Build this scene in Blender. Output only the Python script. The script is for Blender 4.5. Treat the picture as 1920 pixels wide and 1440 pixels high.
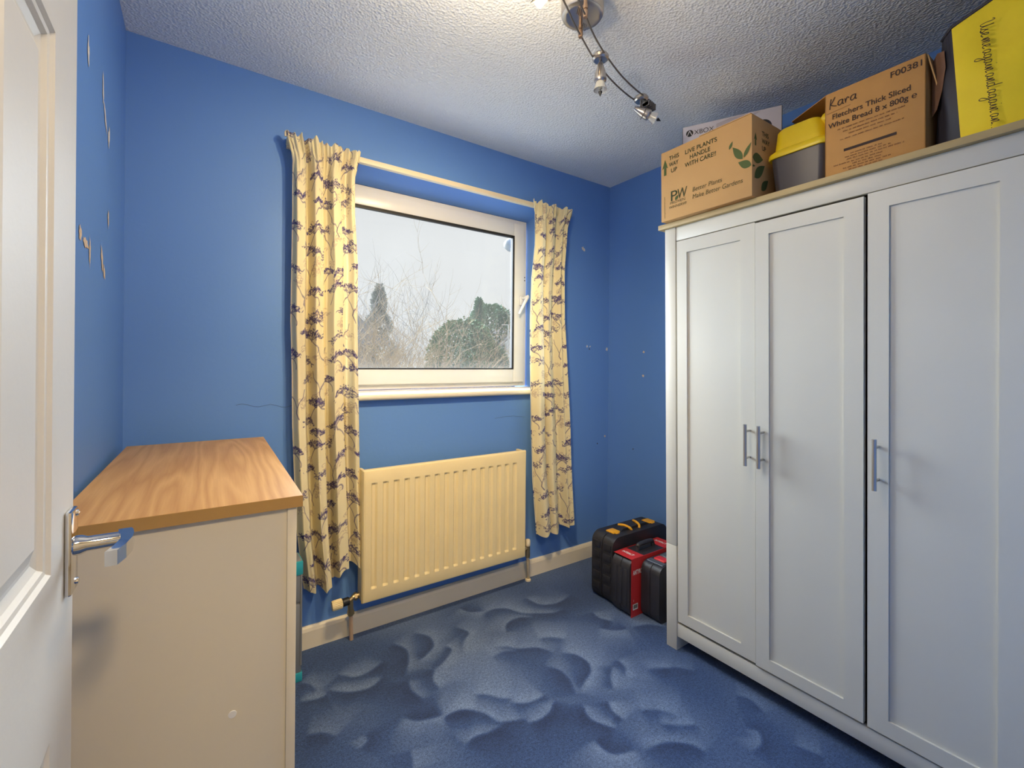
import bpy, bmesh, math, random
import numpy as np
from mathutils import Vector, Matrix

for o in list(bpy.data.objects):
    bpy.data.objects.remove(o)
sc = bpy.context.scene
C = sc.collection
random.seed(7)
PI = math.pi

# ------------------------------------------------------------------ camera, world, daylight, exposure
F_PX, CY, YAW, ROLL = 850.9, 682.0, 0.6046, 0.0085
fwd = Vector((math.sin(YAW), math.cos(YAW), 0))
rgt = Vector((math.cos(YAW), -math.sin(YAW), 0))
upv = Vector((0, 0, 1))
cr, sr = math.cos(ROLL), math.sin(ROLL)
cx_, cy_ = rgt * cr + upv * sr, upv * cr - rgt * sr
cam_d = bpy.data.cameras.new('camera')
cam = bpy.data.objects.new('camera', cam_d)
C.objects.link(cam)
cam.matrix_world = Matrix(((cx_.x, cy_.x, -fwd.x, 0), (cx_.y, cy_.y, -fwd.y, 0), (cx_.z, cy_.z, -fwd.z, 1.2), (0, 0, 0, 1)))
cam_d.sensor_width = 36
cam_d.lens = F_PX / 1920 * 36
cam_d.shift_y = -(720 - CY) / 1920
cam_d.clip_start = 0.02
sc.camera = cam

sc.view_settings.view_transform = 'Standard'
sc.view_settings.look = 'None'
sc.view_settings.gamma = 1
sc.view_settings.use_curve_mapping = False
sc.view_settings.exposure = 0.20
w = bpy.data.worlds.new('overcast_sky')
sc.world = w
w.use_nodes = True
bg = w.node_tree.nodes['Background']
bg.inputs[0].default_value = (0.91, 0.925, 0.935, 1)
bg.inputs[1].default_value = 0.67

WARM = (1.0, 0.72, 0.36)
def light(name, kind, loc, energy, col, size=0.05, target=None, **kw):
    l = bpy.data.lights.new(name, kind)
    l.energy = energy
    l.color = col
    if kind == 'SUN':
        l.angle = size
    elif kind == 'AREA':
        l.shape = 'SQUARE'; l.size = size
    else:
        l.shadow_soft_size = size
    for k, v in kw.items():
        setattr(l, k, v)
    o = bpy.data.objects.new(name, l)
    C.objects.link(o)
    o.location = loc
    if target is not None:
        o.rotation_euler = (Vector(target) - Vector(loc)).to_track_quat('-Z', 'Y').to_euler()
    return o
# broad bright part of the overcast sky that faces the window
light('overcast_daylight', 'SUN', (0.4, 9, 4.6), 31, (0.81, 0.91, 1.0), math.radians(100), (1.0, 1.0, 1.0))
# ceiling lamp of the landing behind the camera
light('landing_lamp', 'AREA', (0.25, -0.62, 2.3), 22, (1.0, 0.74, 0.43), 0.22, (0.45, 0.4, 0))

# ------------------------------------------------------------------ helpers
MATS = {}
def nodes_of(name):
    m = bpy.data.materials.new(name)
    m.use_nodes = True
    nt = m.node_tree
    return m, nt, nt.nodes['Principled BSDF']
def N(nt, typ, **kw):
    n = nt.nodes.new(typ)
    for k, v in kw.items():
        if k in n.inputs:
            n.inputs[k].default_value = v
        else:
            setattr(n, k, v)
    return n
def rgba(c):
    return (c[0], c[1], c[2], 1)
def mat(name, col, rough=0.5, metal=0.0, var=0.06, vscale=8, bump=0.0, bscale=200, spec=0.5, trans=0.0, emit=None, es=0):
    if name in MATS:
        return MATS[name]
    m, nt, b = nodes_of(name)
    tc = N(nt, 'ShaderNodeTexCoord')
    nz = N(nt, 'ShaderNodeTexNoise', Scale=vscale, Detail=4.0)
    nt.links.new(tc.outputs['Object'], nz.inputs['Vector'])
    mx = N(nt, 'ShaderNodeMix', data_type='RGBA')
    mx.inputs[6].default_value = rgba([x * (1 - var) for x in col])
    mx.inputs[7].default_value = rgba([min(1, x * (1 + var)) for x in col])
    nt.links.new(nz.outputs['Fac'], mx.inputs[0])
    nt.links.new(mx.outputs[2], b.inputs['Base Color'])
    b.inputs['Roughness'].default_value = rough
    b.inputs['Metallic'].default_value = metal
    b.inputs['Specular IOR Level'].default_value = spec
    if trans:
        b.inputs['Transmission Weight'].default_value = trans
    if emit:
        b.inputs['Emission Color'].default_value = rgba(emit)
        b.inputs['Emission Strength'].default_value = es
    if bump:
        n2 = N(nt, 'ShaderNodeTexNoise', Scale=bscale, Detail=3.0)
        nt.links.new(tc.outputs['Object'], n2.inputs['Vector'])
        bp = N(nt, 'ShaderNodeBump', Strength=bump, Distance=0.002)
        nt.links.new(n2.outputs['Fac'], bp.inputs['Height'])
        nt.links.new(bp.outputs['Normal'], b.inputs['Normal'])
    MATS[name] = m
    return m

def tag(o, label=None, cat=None, group=None, kind=None):
    if label: o['label'] = label
    if cat: o['category'] = cat
    if group: o['group'] = group
    if kind: o['kind'] = kind
    return o
def thing(name, loc=(0, 0, 0), rot=(0, 0, 0), label=None, cat=None, group=None, kind=None):
    o = bpy.data.objects.new(name, None)
    o.empty_display_size = 0.05
    C.objects.link(o)
    o.location = loc
    o.rotation_euler = rot
    return tag(o, label, cat, group, kind)
def obj(name, bm, m, parent=None, smooth=None, off=None):
    """links a bmesh as ONE object; off moves world coordinates into the parent's frame"""
    if off is not None:
        bmesh.ops.translate(bm, verts=bm.verts, vec=-Vector(off))
    me = bpy.data.meshes.new(name)
    bmesh.ops.recalc_face_normals(bm, faces=bm.faces)
    bm.to_mesh(me)
    bm.free()
    me.materials.append(m)
    if smooth:
        for p in me.polygons:
            p.use_smooth = True
        try:
            me.set_sharp_from_angle(angle=math.radians(smooth))
        except Exception:
            pass
    o = bpy.data.objects.new(name, me)
    C.objects.link(o)
    if parent:
        o.parent = parent
    return o
def B():
    return bmesh.new()
def box(bm, lo, hi, bev=0.0, seg=2):
    lo, hi = Vector(lo), Vector(hi)
    c, s = (lo + hi) / 2, hi - lo
    r = bmesh.ops.create_cube(bm, size=1.0)
    vs = r['verts']
    for v in vs:
        v.co = Vector((v.co.x * s.x, v.co.y * s.y, v.co.z * s.z)) + c
    if bev:
        es = list({e for v in vs for e in v.link_edges})
        bmesh.ops.bevel(bm, geom=es, offset=bev, segments=seg, profile=0.5, affect='EDGES')
    return bm
def prism(bm, poly, ax, a0, a1):
    """poly of 2D points swept along axis ax ('x','y','z') from a0 to a1"""
    def P(p, a):
        return {'x': (a, p[0], p[1]), 'y': (p[0], a, p[1]), 'z': (p[0], p[1], a)}[ax]
    v0 = [bm.verts.new(P(p, a0)) for p in poly]
    v1 = [bm.verts.new(P(p, a1)) for p in poly]
    n = len(poly)
    bm.faces.new(v0); bm.faces.new(v1[::-1])
    for i in range(n):
        bm.faces.new((v0[i], v0[(i + 1) % n], v1[(i + 1) % n], v1[i]))
    return bm
def frame_of(d):
    d = Vector(d).normalized()
    a = Vector((0, 0, 1)) if abs(d.z) < 0.9 else Vector((1, 0, 0))
    u = d.cross(a).normalized()
    return u, d.cross(u).normalized()
def tube(bm, pts, r, n=10, cap=True, r1=None):
    pts = [Vector(p) for p in pts]
    rings = []
    for i, p in enumerate(pts):
        d = pts[min(i + 1, len(pts) - 1)] - pts[max(i - 1, 0)]
        u, v = frame_of(d)
        rr = r if r1 is None else r + (r1 - r) * i / (len(pts) - 1)
        rings.append([bm.verts.new(p + (u * math.cos(2 * PI * k / n) + v * math.sin(2 * PI * k / n)) * rr) for k in range(n)])
    for a, b in zip(rings, rings[1:]):
        for k in range(n):
            bm.faces.new((a[k], a[(k + 1) % n], b[(k + 1) % n], b[k]))
    if cap:
        bm.faces.new(rings[0]); bm.faces.new(rings[-1][::-1])
    return bm
def lathe(bm, prof, p0, d, n=24, close=False):
    """prof: list of (distance along d, radius)"""
    d = Vector(d).normalized()
    u, v = frame_of(d)
    p0 = Vector(p0)
    rings = []
    for t, r in prof:
        r = max(r, 1e-5)
        rings.append([bm.verts.new(p0 + d * t + (u * math.cos(2 * PI * k / n) + v * math.sin(2 * PI * k / n)) * r) for k in range(n)])
    for a, b in zip(rings, rings[1:]):
        for k in range(n):
            bm.faces.new((a[k], a[(k + 1) % n], b[(k + 1) % n], b[k]))
    if close:
        bm.faces.new(rings[0]); bm.faces.new(rings[-1][::-1])
    return bm
def quad(bm, *ps):
    return bm.faces.new([bm.verts.new(p) for p in ps])
def spline(pts, n=8):
    pts = [Vector(p) for p in pts]
    out = []
    for i in range(len(pts) - 1):
        p0, p1, p2, p3 = pts[max(i - 1, 0)], pts[i], pts[i + 1], pts[min(i + 2, len(pts) - 1)]
        for k in range(n):
            t = k / n
            out.append(0.5 * ((2 * p1) + (p2 - p0) * t + (2 * p0 - 5 * p1 + 4 * p2 - p3) * t * t + (3 * p1 - p0 - 3 * p2 + p3) * t ** 3))
    out.append(pts[-1])
    return out
def text(name, body, m, parent, org, right, up, size, wscale=1.0, shear=0.0, bold=0.0, align='LEFT', space=1.0, fitw=None):
    """flat lettering built as a mesh: org = baseline start, right/up = directions in the parent's frame"""
    cu = bpy.data.curves.new(name, 'FONT')
    cu.body = body
    cu.size = 1.0
    cu.shear = shear
    cu.offset = bold
    cu.align_x = align
    cu.space_character = space
    cu.extrude = 0.0
    tmp = bpy.data.objects.new(name + '_curve', cu)
    C.objects.link(tmp)
    bpy.context.view_layer.update()
    me = bpy.data.meshes.new_from_object(tmp.evaluated_get(bpy.context.evaluated_depsgraph_get()))
    bpy.data.objects.remove(tmp)
    bpy.data.curves.remove(cu)
    if fitw:
        xs_ = [v.co.x for v in me.vertices]
        wscale = fitw / ((max(xs_) - min(xs_)) * size)
    right, up = Vector(right).normalized(), Vector(up).normalized()
    nrm = right.cross(up)
    for v in me.vertices:
        v.co = Vector(org) + right * (v.co.x * size * wscale) + up * (v.co.y * size) + nrm * 0.0008
    me.materials.clear()
    me.materials.append(m)
    me.name = name
    o = bpy.data.objects.new(name, me)
    C.objects.link(o)
    o.parent = parent
    return o
def flat(bm, pts, org, right, up, lift=0.0008):
    right, up = Vector(right).normalized(), Vector(up).normalized()
    nrm = right.cross(up)
    return bm.faces.new([bm.verts.new(Vector(org) + right * p[0] + up * p[1] + nrm * lift) for p in pts])
def ribbon(bm, pts, wd, org, right, up, lift=0.0009):
    """a pen stroke: flat ribbon along 2D points"""
    right, up = Vector(right).normalized(), Vector(up).normalized()
    nrm = right.cross(up)
    P = [Vector((p[0], p[1])) for p in pts]
    L = []
    for i, p in enumerate(P):
        d = P[min(i + 1, len(P) - 1)] - P[max(i - 1, 0)]
        if d.length < 1e-9: d = Vector((1, 0))
        d.normalize()
        nn = Vector((-d.y, d.x)) * wd / 2
        L.append([bm.verts.new(Vector(org) + right * q.x + up * q.y + nrm * lift) for q in (p + nn, p - nn)])
    for a, b in zip(L, L[1:]):
        bm.faces.new((a[0], b[0], b[1], a[1]))

# ------------------------------------------------------------------ room measures (metres)
XL, XR, YB, YF, H = -0.214, 2.177, 2.055, 0.05, 2.3415
WX0, WX1, WZ0, WZ1 = 0.48, 1.63, 1.045, 2.087      # window opening

# ------------------------------------------------------------------ materials of the shell
def wall_mat():
    m, nt, b = nodes_of('blue_wall_paint')
    tc = N(nt, 'ShaderNodeTexCoord')
    n1 = N(nt, 'ShaderNodeTexNoise', Scale=2.2, Detail=5.0, Roughness=0.6)
    nt.links.new(tc.outputs['Object'], n1.inputs['Vector'])
    mx = N(nt, 'ShaderNodeMix', data_type='RGBA')
    mx.inputs[6].default_value = (0.115, 0.268, 0.66, 1)
    mx.inputs[7].default_value = (0.132, 0.285, 0.67, 1)
    nt.links.new(n1.outputs['Fac'], mx.inputs[0])
    nt.links.new(mx.outputs[2], b.inputs['Base Color'])
    b.inputs['Roughness'].default_value = 0.55
    b.inputs['Specular IOR Level'].default_value = 0.35
    n2 = N(nt, 'ShaderNodeTexNoise', Scale=60.0, Detail=4.0)
    nt.links.new(tc.outputs['Object'], n2.inputs['Vector'])
    bp = N(nt, 'ShaderNodeBump', Strength=0.12, Distance=0.003)
    nt.links.new(n2.outputs['Fac'], bp.inputs['Height'])
    nt.links.new(bp.outputs['Normal'], b.inputs['Normal'])
    return m
def ceiling_mat():
    m, nt, b = nodes_of('stippled_white_ceiling')
    tc = N(nt, 'ShaderNodeTexCoord')
    v = N(nt, 'ShaderNodeTexNoise', Scale=85.0, Detail=3.0, Roughness=0.6)
    v2 = N(nt, 'ShaderNodeTexVoronoi', Scale=110.0)
    nt.links.new(tc.outputs['Object'], v.inputs['Vector'])
    nt.links.new(tc.outputs['Object'], v2.inputs['Vector'])
    ad = N(nt, 'ShaderNodeMath', operation='ADD')
    nt.links.new(v.outputs['Fac'], ad.inputs[0]); nt.links.new(v2.outputs['Distance'], ad.inputs[1])
    bp = N(nt, 'ShaderNodeBump', Strength=0.55, Distance=0.006)
    nt.links.new(ad.outputs[0], bp.inputs['Height'])
    nt.links.new(bp.outputs['Normal'], b.inputs['Normal'])
    b.inputs['Base Color'].default_value = (0.83, 0.86, 0.89, 1)
    b.inputs['Roughness'].default_value = 0.7
    return m
def carpet_mat():
    m, nt, b = nodes_of('blue_carpet_pile')
    at = N(nt, 'ShaderNodeAttribute', attribute_name='swirl')
    tc = N(nt, 'ShaderNodeTexCoord')
    n1 = N(nt, 'ShaderNodeTexNoise', Scale=300.0, Detail=3.0, Roughness=0.7)
    n2 = N(nt, 'ShaderNodeTexNoise', Scale=110.0, Detail=5.0, Roughness=0.8)
    for n in (n1, n2):
        nt.links.new(tc.outputs['Object'], n.inputs['Vector'])
    ad = N(nt, 'ShaderNodeMath', operation='ADD')
    nt.links.new(n1.outputs['Fac'], ad.inputs[0]); nt.links.new(n2.outputs['Fac'], ad.inputs[1])
    mr = N(nt, 'ShaderNodeMapRange')
    mr.inputs[1].default_value = 0.7; mr.inputs[2].default_value = 1.3; mr.inputs[3].default_value = 0.25; mr.inputs[4].default_value = 1.8
    nt.links.new(ad.outputs[0], mr.inputs[0])
    rp = N(nt, 'ShaderNodeValToRGB')
    e = rp.color_ramp.elements
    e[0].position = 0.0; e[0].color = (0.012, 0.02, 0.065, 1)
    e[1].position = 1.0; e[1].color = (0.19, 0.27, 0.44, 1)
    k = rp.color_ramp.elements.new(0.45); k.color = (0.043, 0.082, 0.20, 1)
    nt.links.new(at.outputs['Fac'], rp.inputs[0])
    vm = N(nt, 'ShaderNodeVectorMath', operation='SCALE')
    nt.links.new(rp.outputs[0], vm.inputs[0]); nt.links.new(mr.outputs[0], vm.inputs['Scale'])
    nt.links.new(vm.outputs[0], b.inputs['Base Color'])
    b.inputs['Roughness'].default_value = 0.95
    b.inputs['Specular IOR Level'].default_value = 0.1
    b.inputs['Sheen Weight'].default_value = 0.25
    b.inputs['Sheen Tint'].default_value = (0.6, 0.75, 1.0, 1)
    bp = N(nt, 'ShaderNodeBump', Strength=0.7, Distance=0.004)
    nt.links.new(ad.outputs[0], bp.inputs['Height'])
    nt.links.new(bp.outputs['Normal'], b.inputs['Normal'])
    return m
M_wall, M_ceil, M_carpet = wall_mat(), ceiling_mat(), carpet_mat()
M_trim = mat('cream_gloss_trim', (0.80, 0.74, 0.60), 0.35)
M_upvc = mat('white_window_plastic', (0.70, 0.725, 0.76), 0.3, var=0.03)
M_doorpaint = mat('white_door_paint', (0.64, 0.64, 0.625), 0.45, bump=0.15, bscale=90, var=0.03)
M_black = mat('black_rubber', (0.012, 0.013, 0.015), 0.5)
M_chrome = mat('polished_chrome', (0.75, 0.75, 0.76), 0.08, 1.0, var=0.02)
M_steel = mat('brushed_steel', (0.50, 0.49, 0.48), 0.3, 1.0)
M_hall = mat('magnolia_landing_paint', (0.72, 0.66, 0.55), 0.6)
M_landing_carpet = mat('beige_landing_carpet', (0.30, 0.26, 0.2), 0.95, bump=0.5)

# ------------------------------------------------------------------ floor (carpet with a sculpted swirl pattern)
ARCS = [(1,[(0.45,1.81),(0.5,1.76),(0.56,1.76),(0.62,1.79)]),(1.2,[(0.4,1.74),(0.46,1.69),(0.53,1.67),(0.59,1.7)]),(1,[(0.69,1.88),(0.72,1.82),(0.71,1.75),(0.66,1.66)]),(1.1,[(0.8,1.9),(0.84,1.84),(0.83,1.77),(0.78,1.73),(0.74,1.71)]),(1,[(0.87,1.74),(0.88,1.7),(0.82,1.65),(0.77,1.63)]),(1,[(0.77,1.63),(0.74,1.58),(0.74,1.52)]),(1,[(0.66,1.63),(0.65,1.57),(0.67,1.5)]),(-1,[(0.58,1.47),(0.61,1.43),(0.66,1.41),(0.7,1.4)]),(0.9,[(0.69,1.39),(0.75,1.39),(0.8,1.36)]),(0.9,[(0.3,1.74),(0.35,1.72),(0.39,1.72)]),(0.8,[(0.29,1.57),(0.34,1.55),(0.37,1.51)]),(-0.8,[(0.45,1.47),(0.45,1.44),(0.42,1.42)]),(0.9,[(0.97,1.84),(1.0,1.77),(0.95,1.72),(0.91,1.65)]),(-0.8,[(1.06,1.97),(1.09,1.91),(1.15,1.88)]),(0.7,[(0.32,1.84),(0.35,1.81),(0.37,1.76)]),(0.6,[(0.55,1.33),(0.53,1.26)]),(1,[(1.39,1.87),(1.41,1.78),(1.49,1.74),(1.6,1.76)]),(1,[(1.11,1.85),(1.19,1.87),(1.25,1.84),(1.29,1.77),(1.35,1.72),(1.42,1.68),(1.48,1.68)]),(1,[(1.14,1.68),(1.18,1.73),(1.25,1.74),(1.31,1.7)]),(0.9,[(1.23,1.56),(1.28,1.54),(1.33,1.49)]),(0.9,[(1.04,1.62),(1.09,1.59),(1.12,1.55),(1.19,1.51),(1.22,1.45)]),(0.6,[(0.99,1.57),(1.05,1.57),(1.1,1.54)]),(1.2,[(1.25,1.43),(1.29,1.39),(1.3,1.33),(1.27,1.28),(1.21,1.25),(1.16,1.22)]),(0.8,[(1.14,1.4),(1.17,1.36),(1.17,1.3),(1.15,1.25),(1.14,1.22)]),(0.9,[(0.83,1.43),(0.87,1.4),(0.9,1.36),(0.94,1.33)]),(1.1,[(0.92,1.32),(0.96,1.29),(1.01,1.28),(1.04,1.28)]),(1.3,[(0.91,1.21),(0.96,1.2),(1.01,1.21),(1.05,1.24)]),(1,[(0.69,1.39),(0.75,1.39),(0.79,1.36),(0.82,1.32),(0.84,1.27),(0.89,1.24),(0.92,1.23)]),(1.1,[(0.7,1.25),(0.74,1.26),(0.79,1.25),(0.85,1.25)]),(1.2,[(1.12,1.17),(1.1,1.11),(1.12,1.06),(1.14,1.03)]),(1.2,[(1.21,1.13),(1.19,1.09),(1.19,1.04)]),(0.9,[(1.36,1.25),(1.31,1.21),(1.27,1.16)]),(0.8,[(1.41,1.27),(1.4,1.22),(1.36,1.18)]),(-1.1,[(1.05,1.04),(1.05,0.99),(1.07,0.96),(1.13,0.94)]),(1,[(1.58,1.58),(1.57,1.53),(1.6,1.47)]),(-0.9,[(1.51,1.47),(1.55,1.42),(1.61,1.39)]),(0.8,[(1.64,1.39),(1.72,1.36),(1.77,1.3)]),(0.6,[(1.46,1.16),(1.52,1.14),(1.54,1.11)]),(1,[(1.15,0.92),(1.21,0.91),(1.25,0.89),(1.29,0.85),(1.3,0.81)]),(-0.8,[(1.5,0.79),(1.52,0.76),(1.48,0.73),(1.42,0.73)]),(0.7,[(1.28,0.96),(1.33,0.92),(1.38,0.89)]),(0.7,[(1.27,1.04),(1.33,1.0),(1.36,0.95)]),(0.6,[(1.62,0.89),(1.64,0.85),(1.62,0.79)]),(0.6,[(1.56,0.67),(1.58,0.62),(1.59,0.6)]),(0.6,[(1.48,1.14),(1.56,1.11),(1.61,1.05)])]
def grid_mesh(name, X, Y, Z):
    nv, nu = X.shape
    me = bpy.data.meshes.new(name)
    co = np.stack([X, Y, Z], -1).reshape(-1, 3).astype(np.float32)
    i = np.arange(nv * nu).reshape(nv, nu)
    q = np.stack([i[:-1, :-1], i[:-1, 1:], i[1:, 1:], i[1:, :-1]], -1).reshape(-1, 4).astype(np.int32)
    me.vertices.add(len(co)); me.vertices.foreach_set('co', co.ravel())
    me.loops.add(q.size); me.loops.foreach_set('vertex_index', q.ravel())
    me.polygons.add(len(q)); me.polygons.foreach_set('loop_start', np.arange(0, q.size, 4, dtype=np.int32))
    me.update(calc_edges=True)
    me.polygons.foreach_set('use_smooth', np.ones(len(q), dtype=bool))
    return me
def build_floor():
    st = 0.006
    xs = np.arange(XL, XR + st, st); ys = np.arange(-0.02, YB + st, st)
    X, Y = np.meshgrid(xs, ys)
    rng = np.random.RandomState(3)
    base = np.zeros_like(X)
    for k in range(26):
        a = rng.uniform(0, 2 * PI); f = rng.uniform(4, 18); ph = rng.uniform(0, 6)
        base += np.sin((X * math.cos(a) + Y * math.sin(a)) * f + ph + 0.8 * np.sin(7 * X + ph) + 0.7 * np.sin(6 * Y - ph)) / 26 ** 0.5
    V = 0.20 * base
    wob = 0.006 * np.sin(60 * X + 3 * np.sin(41 * Y)) + 0.005 * np.sin(53 * Y + 2 * np.sin(37 * X))
    for s, pts in ARCS:
        P = np.array([(p.x, p.y) for p in spline([(a, b, 0) for a, b in pts], 7)])
        lo, hi = P.min(0) - 0.22, P.max(0) + 0.22
        jx = (xs > lo[0]) & (xs < hi[0]); jy = (ys > lo[1]) & (ys < hi[1])
        if not jx.any() or not jy.any(): continue
        sl = np.ix_(jy, jx)
        px, py = X[sl], Y[sl]
        best = np.full(px.shape, 9.0); sd = np.zeros(px.shape); tt = np.zeros(px.shape)
        L = len(P) - 1
        for i in range(L):
            a, b = P[i], P[i + 1]; d = b - a
            l2 = max((d ** 2).sum(), 1e-9)
            t = ((px - a[0]) * d[0] + (py - a[1]) * d[1]) / l2
            tc = np.clip(t, 0, 1)
            dist = np.hypot(px - a[0] - tc * d[0], py - a[1] - tc * d[1])
            side = np.sign(d[0] * (py - a[1]) - d[1] * (px - a[0]))
            up = dist < best
            best[up] = dist[up]; sd[up] = side[up]; tt[up] = ((i + t) / L)[up]
        taper = np.clip(np.minimum(tt, 1 - tt) * 4 + 0.2, 0, 1)
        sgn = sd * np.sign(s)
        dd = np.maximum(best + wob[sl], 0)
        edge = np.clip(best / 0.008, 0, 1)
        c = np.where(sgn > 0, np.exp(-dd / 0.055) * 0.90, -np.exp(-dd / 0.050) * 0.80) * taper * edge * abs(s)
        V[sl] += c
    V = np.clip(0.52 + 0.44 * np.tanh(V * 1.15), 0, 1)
    me = grid_mesh('floor', X, Y, np.zeros_like(X))
    at = me.attributes.new('swirl', 'FLOAT', 'POINT')
    at.data.foreach_set('value', V.ravel().astype(np.float32))
    me.materials.append(M_carpet)
    o = bpy.data.objects.new('floor', me)
    C.objects.link(o)
    tag(o, kind='structure')
build_floor()

def struct(name, bm, m, parent=None, smooth=None):
    o = obj(name, bm, m, parent, smooth)
    if not parent: o['kind'] = 'structure'
    return o
b = B(); box(b, (XL - 0.1, -0.05, H), (XR + 0.1, YB + 0.3, H + 0.1)); struct('ceiling', b, M_ceil)
b = B(); box(b, (XL - 0.1, YF - 0.1, -0.1), (XL, YB + 0.3, H)); wall_left = struct('wall_left', b, M_wall)
b = B(); box(b, (XR, YF - 0.1, -0.1), (XR + 0.1, YB + 0.3, H)); wall_right = struct('wall_right', b, M_wall)
b = B()
for lo, hi in [((XL, YB, -0.1), (WX0, YB + 0.27, H)), ((WX1, YB, -0.1), (XR, YB + 0.27, H)), ((WX0, YB, -0.1), (WX1, YB + 0.27, WZ0))]:
    box(b, lo, hi)
prism(b, [(YB, WZ1), (YB, H), (YB + 0.27, H), (YB + 0.27, 2.05), (2.2, 2.053)], 'x', WX0, WX1)
wall_far = struct('wall_far', b, M_wall)
# wall with the doorway the camera stands in, and the landing behind it
b = B()
box(b, (XL, YF - 0.1, 0), (-0.16, YF, H)); box(b, (0.66, YF - 0.1, 0), (XR, YF, H)); box(b, (-0.16, YF - 0.1, 2.02), (0.66, YF, H))
struct('wall_near', b, M_wall)
b = B()
box(b, (-1.0, -1.3, -0.02), (-0.9, -0.05, H)); box(b, (1.2, -1.3, -0.02), (1.3, -0.05, H)); box(b, (-1.0, -1.4, -0.02), (1.3, -1.3, H))
box(b, (-0.9, -0.15, 0), (-0.32, -0.05, H)); box(b, (-1, -1.4, H), (1.3, -0.05, H + 0.1))
struct('wall_landing', b, M_hall)
b = B(); box(b, (-0.9, -1.3, -0.06), (1.2, -0.02, 0.0)); struct('floor_landing', b, M_landing_carpet)

def skirting(name, p0, p1, nrm):
    prof = [(0, -0.01), (0.016, -0.01), (0.016, 0.072), (0.012, 0.084), (0.006, 0.0915), (0, 0.0915)]
    bm = B()
    for a, bb in [(p0, p1)]:
        r0 = [bm.verts.new((a[0] + nrm[0] * d, a[1] + nrm[1] * d, z)) for d, z in prof]
        r1 = [bm.verts.new((bb[0] + nrm[0] * d, bb[1] + nrm[1] * d, z)) for d, z in prof]
        n = len(prof)
        bm.faces.new(r0); bm.faces.new(r1[::-1])
        for i in range(n):
            bm.faces.new((r0[i], r0[(i + 1) % n], r1[(i + 1) % n], r1[i]))
    return struct(name, bm, M_trim)
skirting('baseboard_far', (XL, YB), (XR, YB), (0, -1))
skirting('baseboard_right', (XR, 1.26), (XR, YB - 0.016), (-1, 0))
skirting('baseboard_left', (XL, 0.9), (XL, YB - 0.016), (1, 0))

# bare plaster where fixings were torn off, plug holes, a hairline crack
M_plaster = mat('bare_plaster', (0.70, 0.68, 0.67), 0.9, var=0.25, vscale=60, bump=0.6)
M_tan = mat('tan_filler', (0.66, 0.54, 0.43), 0.9, var=0.25, vscale=60, bump=0.6)
M_hole = mat('dark_plug_hole', (0.04, 0.04, 0.05), 0.8)
M_crack = mat('crack_line', (0.09, 0.17, 0.36), 0.9)
def blob(name, parent, m, org, right, up, w_, h_, seed, slant=0.0, n=18):
    rnd = random.Random(seed)
    bm = B()
    pts = []
    for k in range(n):
        a = 2 * PI * k / n
        r = rnd.uniform(0.55, 1.1)
        y = math.sin(a) * r * h_ / 2
        pts.append((math.cos(a) * r * w_ / 2 + slant * y, y))
    flat(bm, pts, org, right, up, 0.0012)
    return obj(name, bm, m, parent)
for i, (y, z, w_, h_, mm, sl) in enumerate([(1.285, 1.865, 0.02, 0.07, M_plaster, 0), (1.416, 1.912, 0.022, 0.075, M_plaster, 0), (1.612, 1.925, 0.022, 0.10, M_plaster, -0.1), (1.65, 1.86, 0.03, 0.08, M_plaster, -0.5), (1.71, 1.828, 0.03, 0.07, M_plaster, 0.1), (1.345, 1.477, 0.03, 0.04, M_tan, 0), (1.40, 1.467, 0.075, 0.028, M_tan, -0.5), (1.452, 1.455, 0.02, 0.085, M_tan, 0), (1.615, 1.47, 0.035, 0.075, M_tan, -0.3), (1.65, 1.44, 0.035, 0.04, M_tan, -0.4), (1.71, 1.60, 0.02, 0.06, M_tan, 0)]):
    blob('plaster_patch', wall_left, mm, (XL, y, z), (0, 1, 0), (0, 0, 1), w_, h_, i + 1, sl)
for i, (x, z, r, mm) in enumerate([(1.943, 1.913, 0.013, M_plaster), (1.955, 1.905, 0.01, M_plaster), (2.004, 1.296, 0.006, M_hole), (1.985, 1.312, 0.008, M_plaster), (2.01, 1.312, 0.006, M_plaster), (2.147, 0.742, 0.009, M_tan), (2.08, 0.70, 0.005, M_hole), (2.158, 1.30, 0.012, M_plaster)]):
    blob('wall_mark', wall_far, mm, (x, YB, z), (1, 0, 0), (0, 0, 1), r * 2, r * 2, 40 + i)
for i, (y, z, r, mm) in enumerate([(1.776, 1.134, 0.009, M_tan), (1.848, 0.688, 0.005, M_hole), (1.774, 1.276, 0.008, M_tan)]):
    blob('wall_mark', wall_right, mm, (XR, y, z), (0, -1, 0), (0, 0, 1), r * 2, r * 2, 60 + i)
bm = B()
ribbon(bm, [(0.02 * k, 0.006 * math.sin(k * 1.3) - 0.0012 * k) for k in range(16)], 0.0016, (0.12, YB, 1.03), (1, 0, 0), (0, 0, 1))
ribbon(bm, [(0.02 * k, 0.008 * math.sin(k * 0.35) + 0.001 * math.sin(k * 2.3)) for k in range(11)], 0.0016, (1.31, YB, 0.905), (1, 0, 0), (0, 0, 1))
obj('hairline_crack', bm, M_crack, wall_far)

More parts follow.
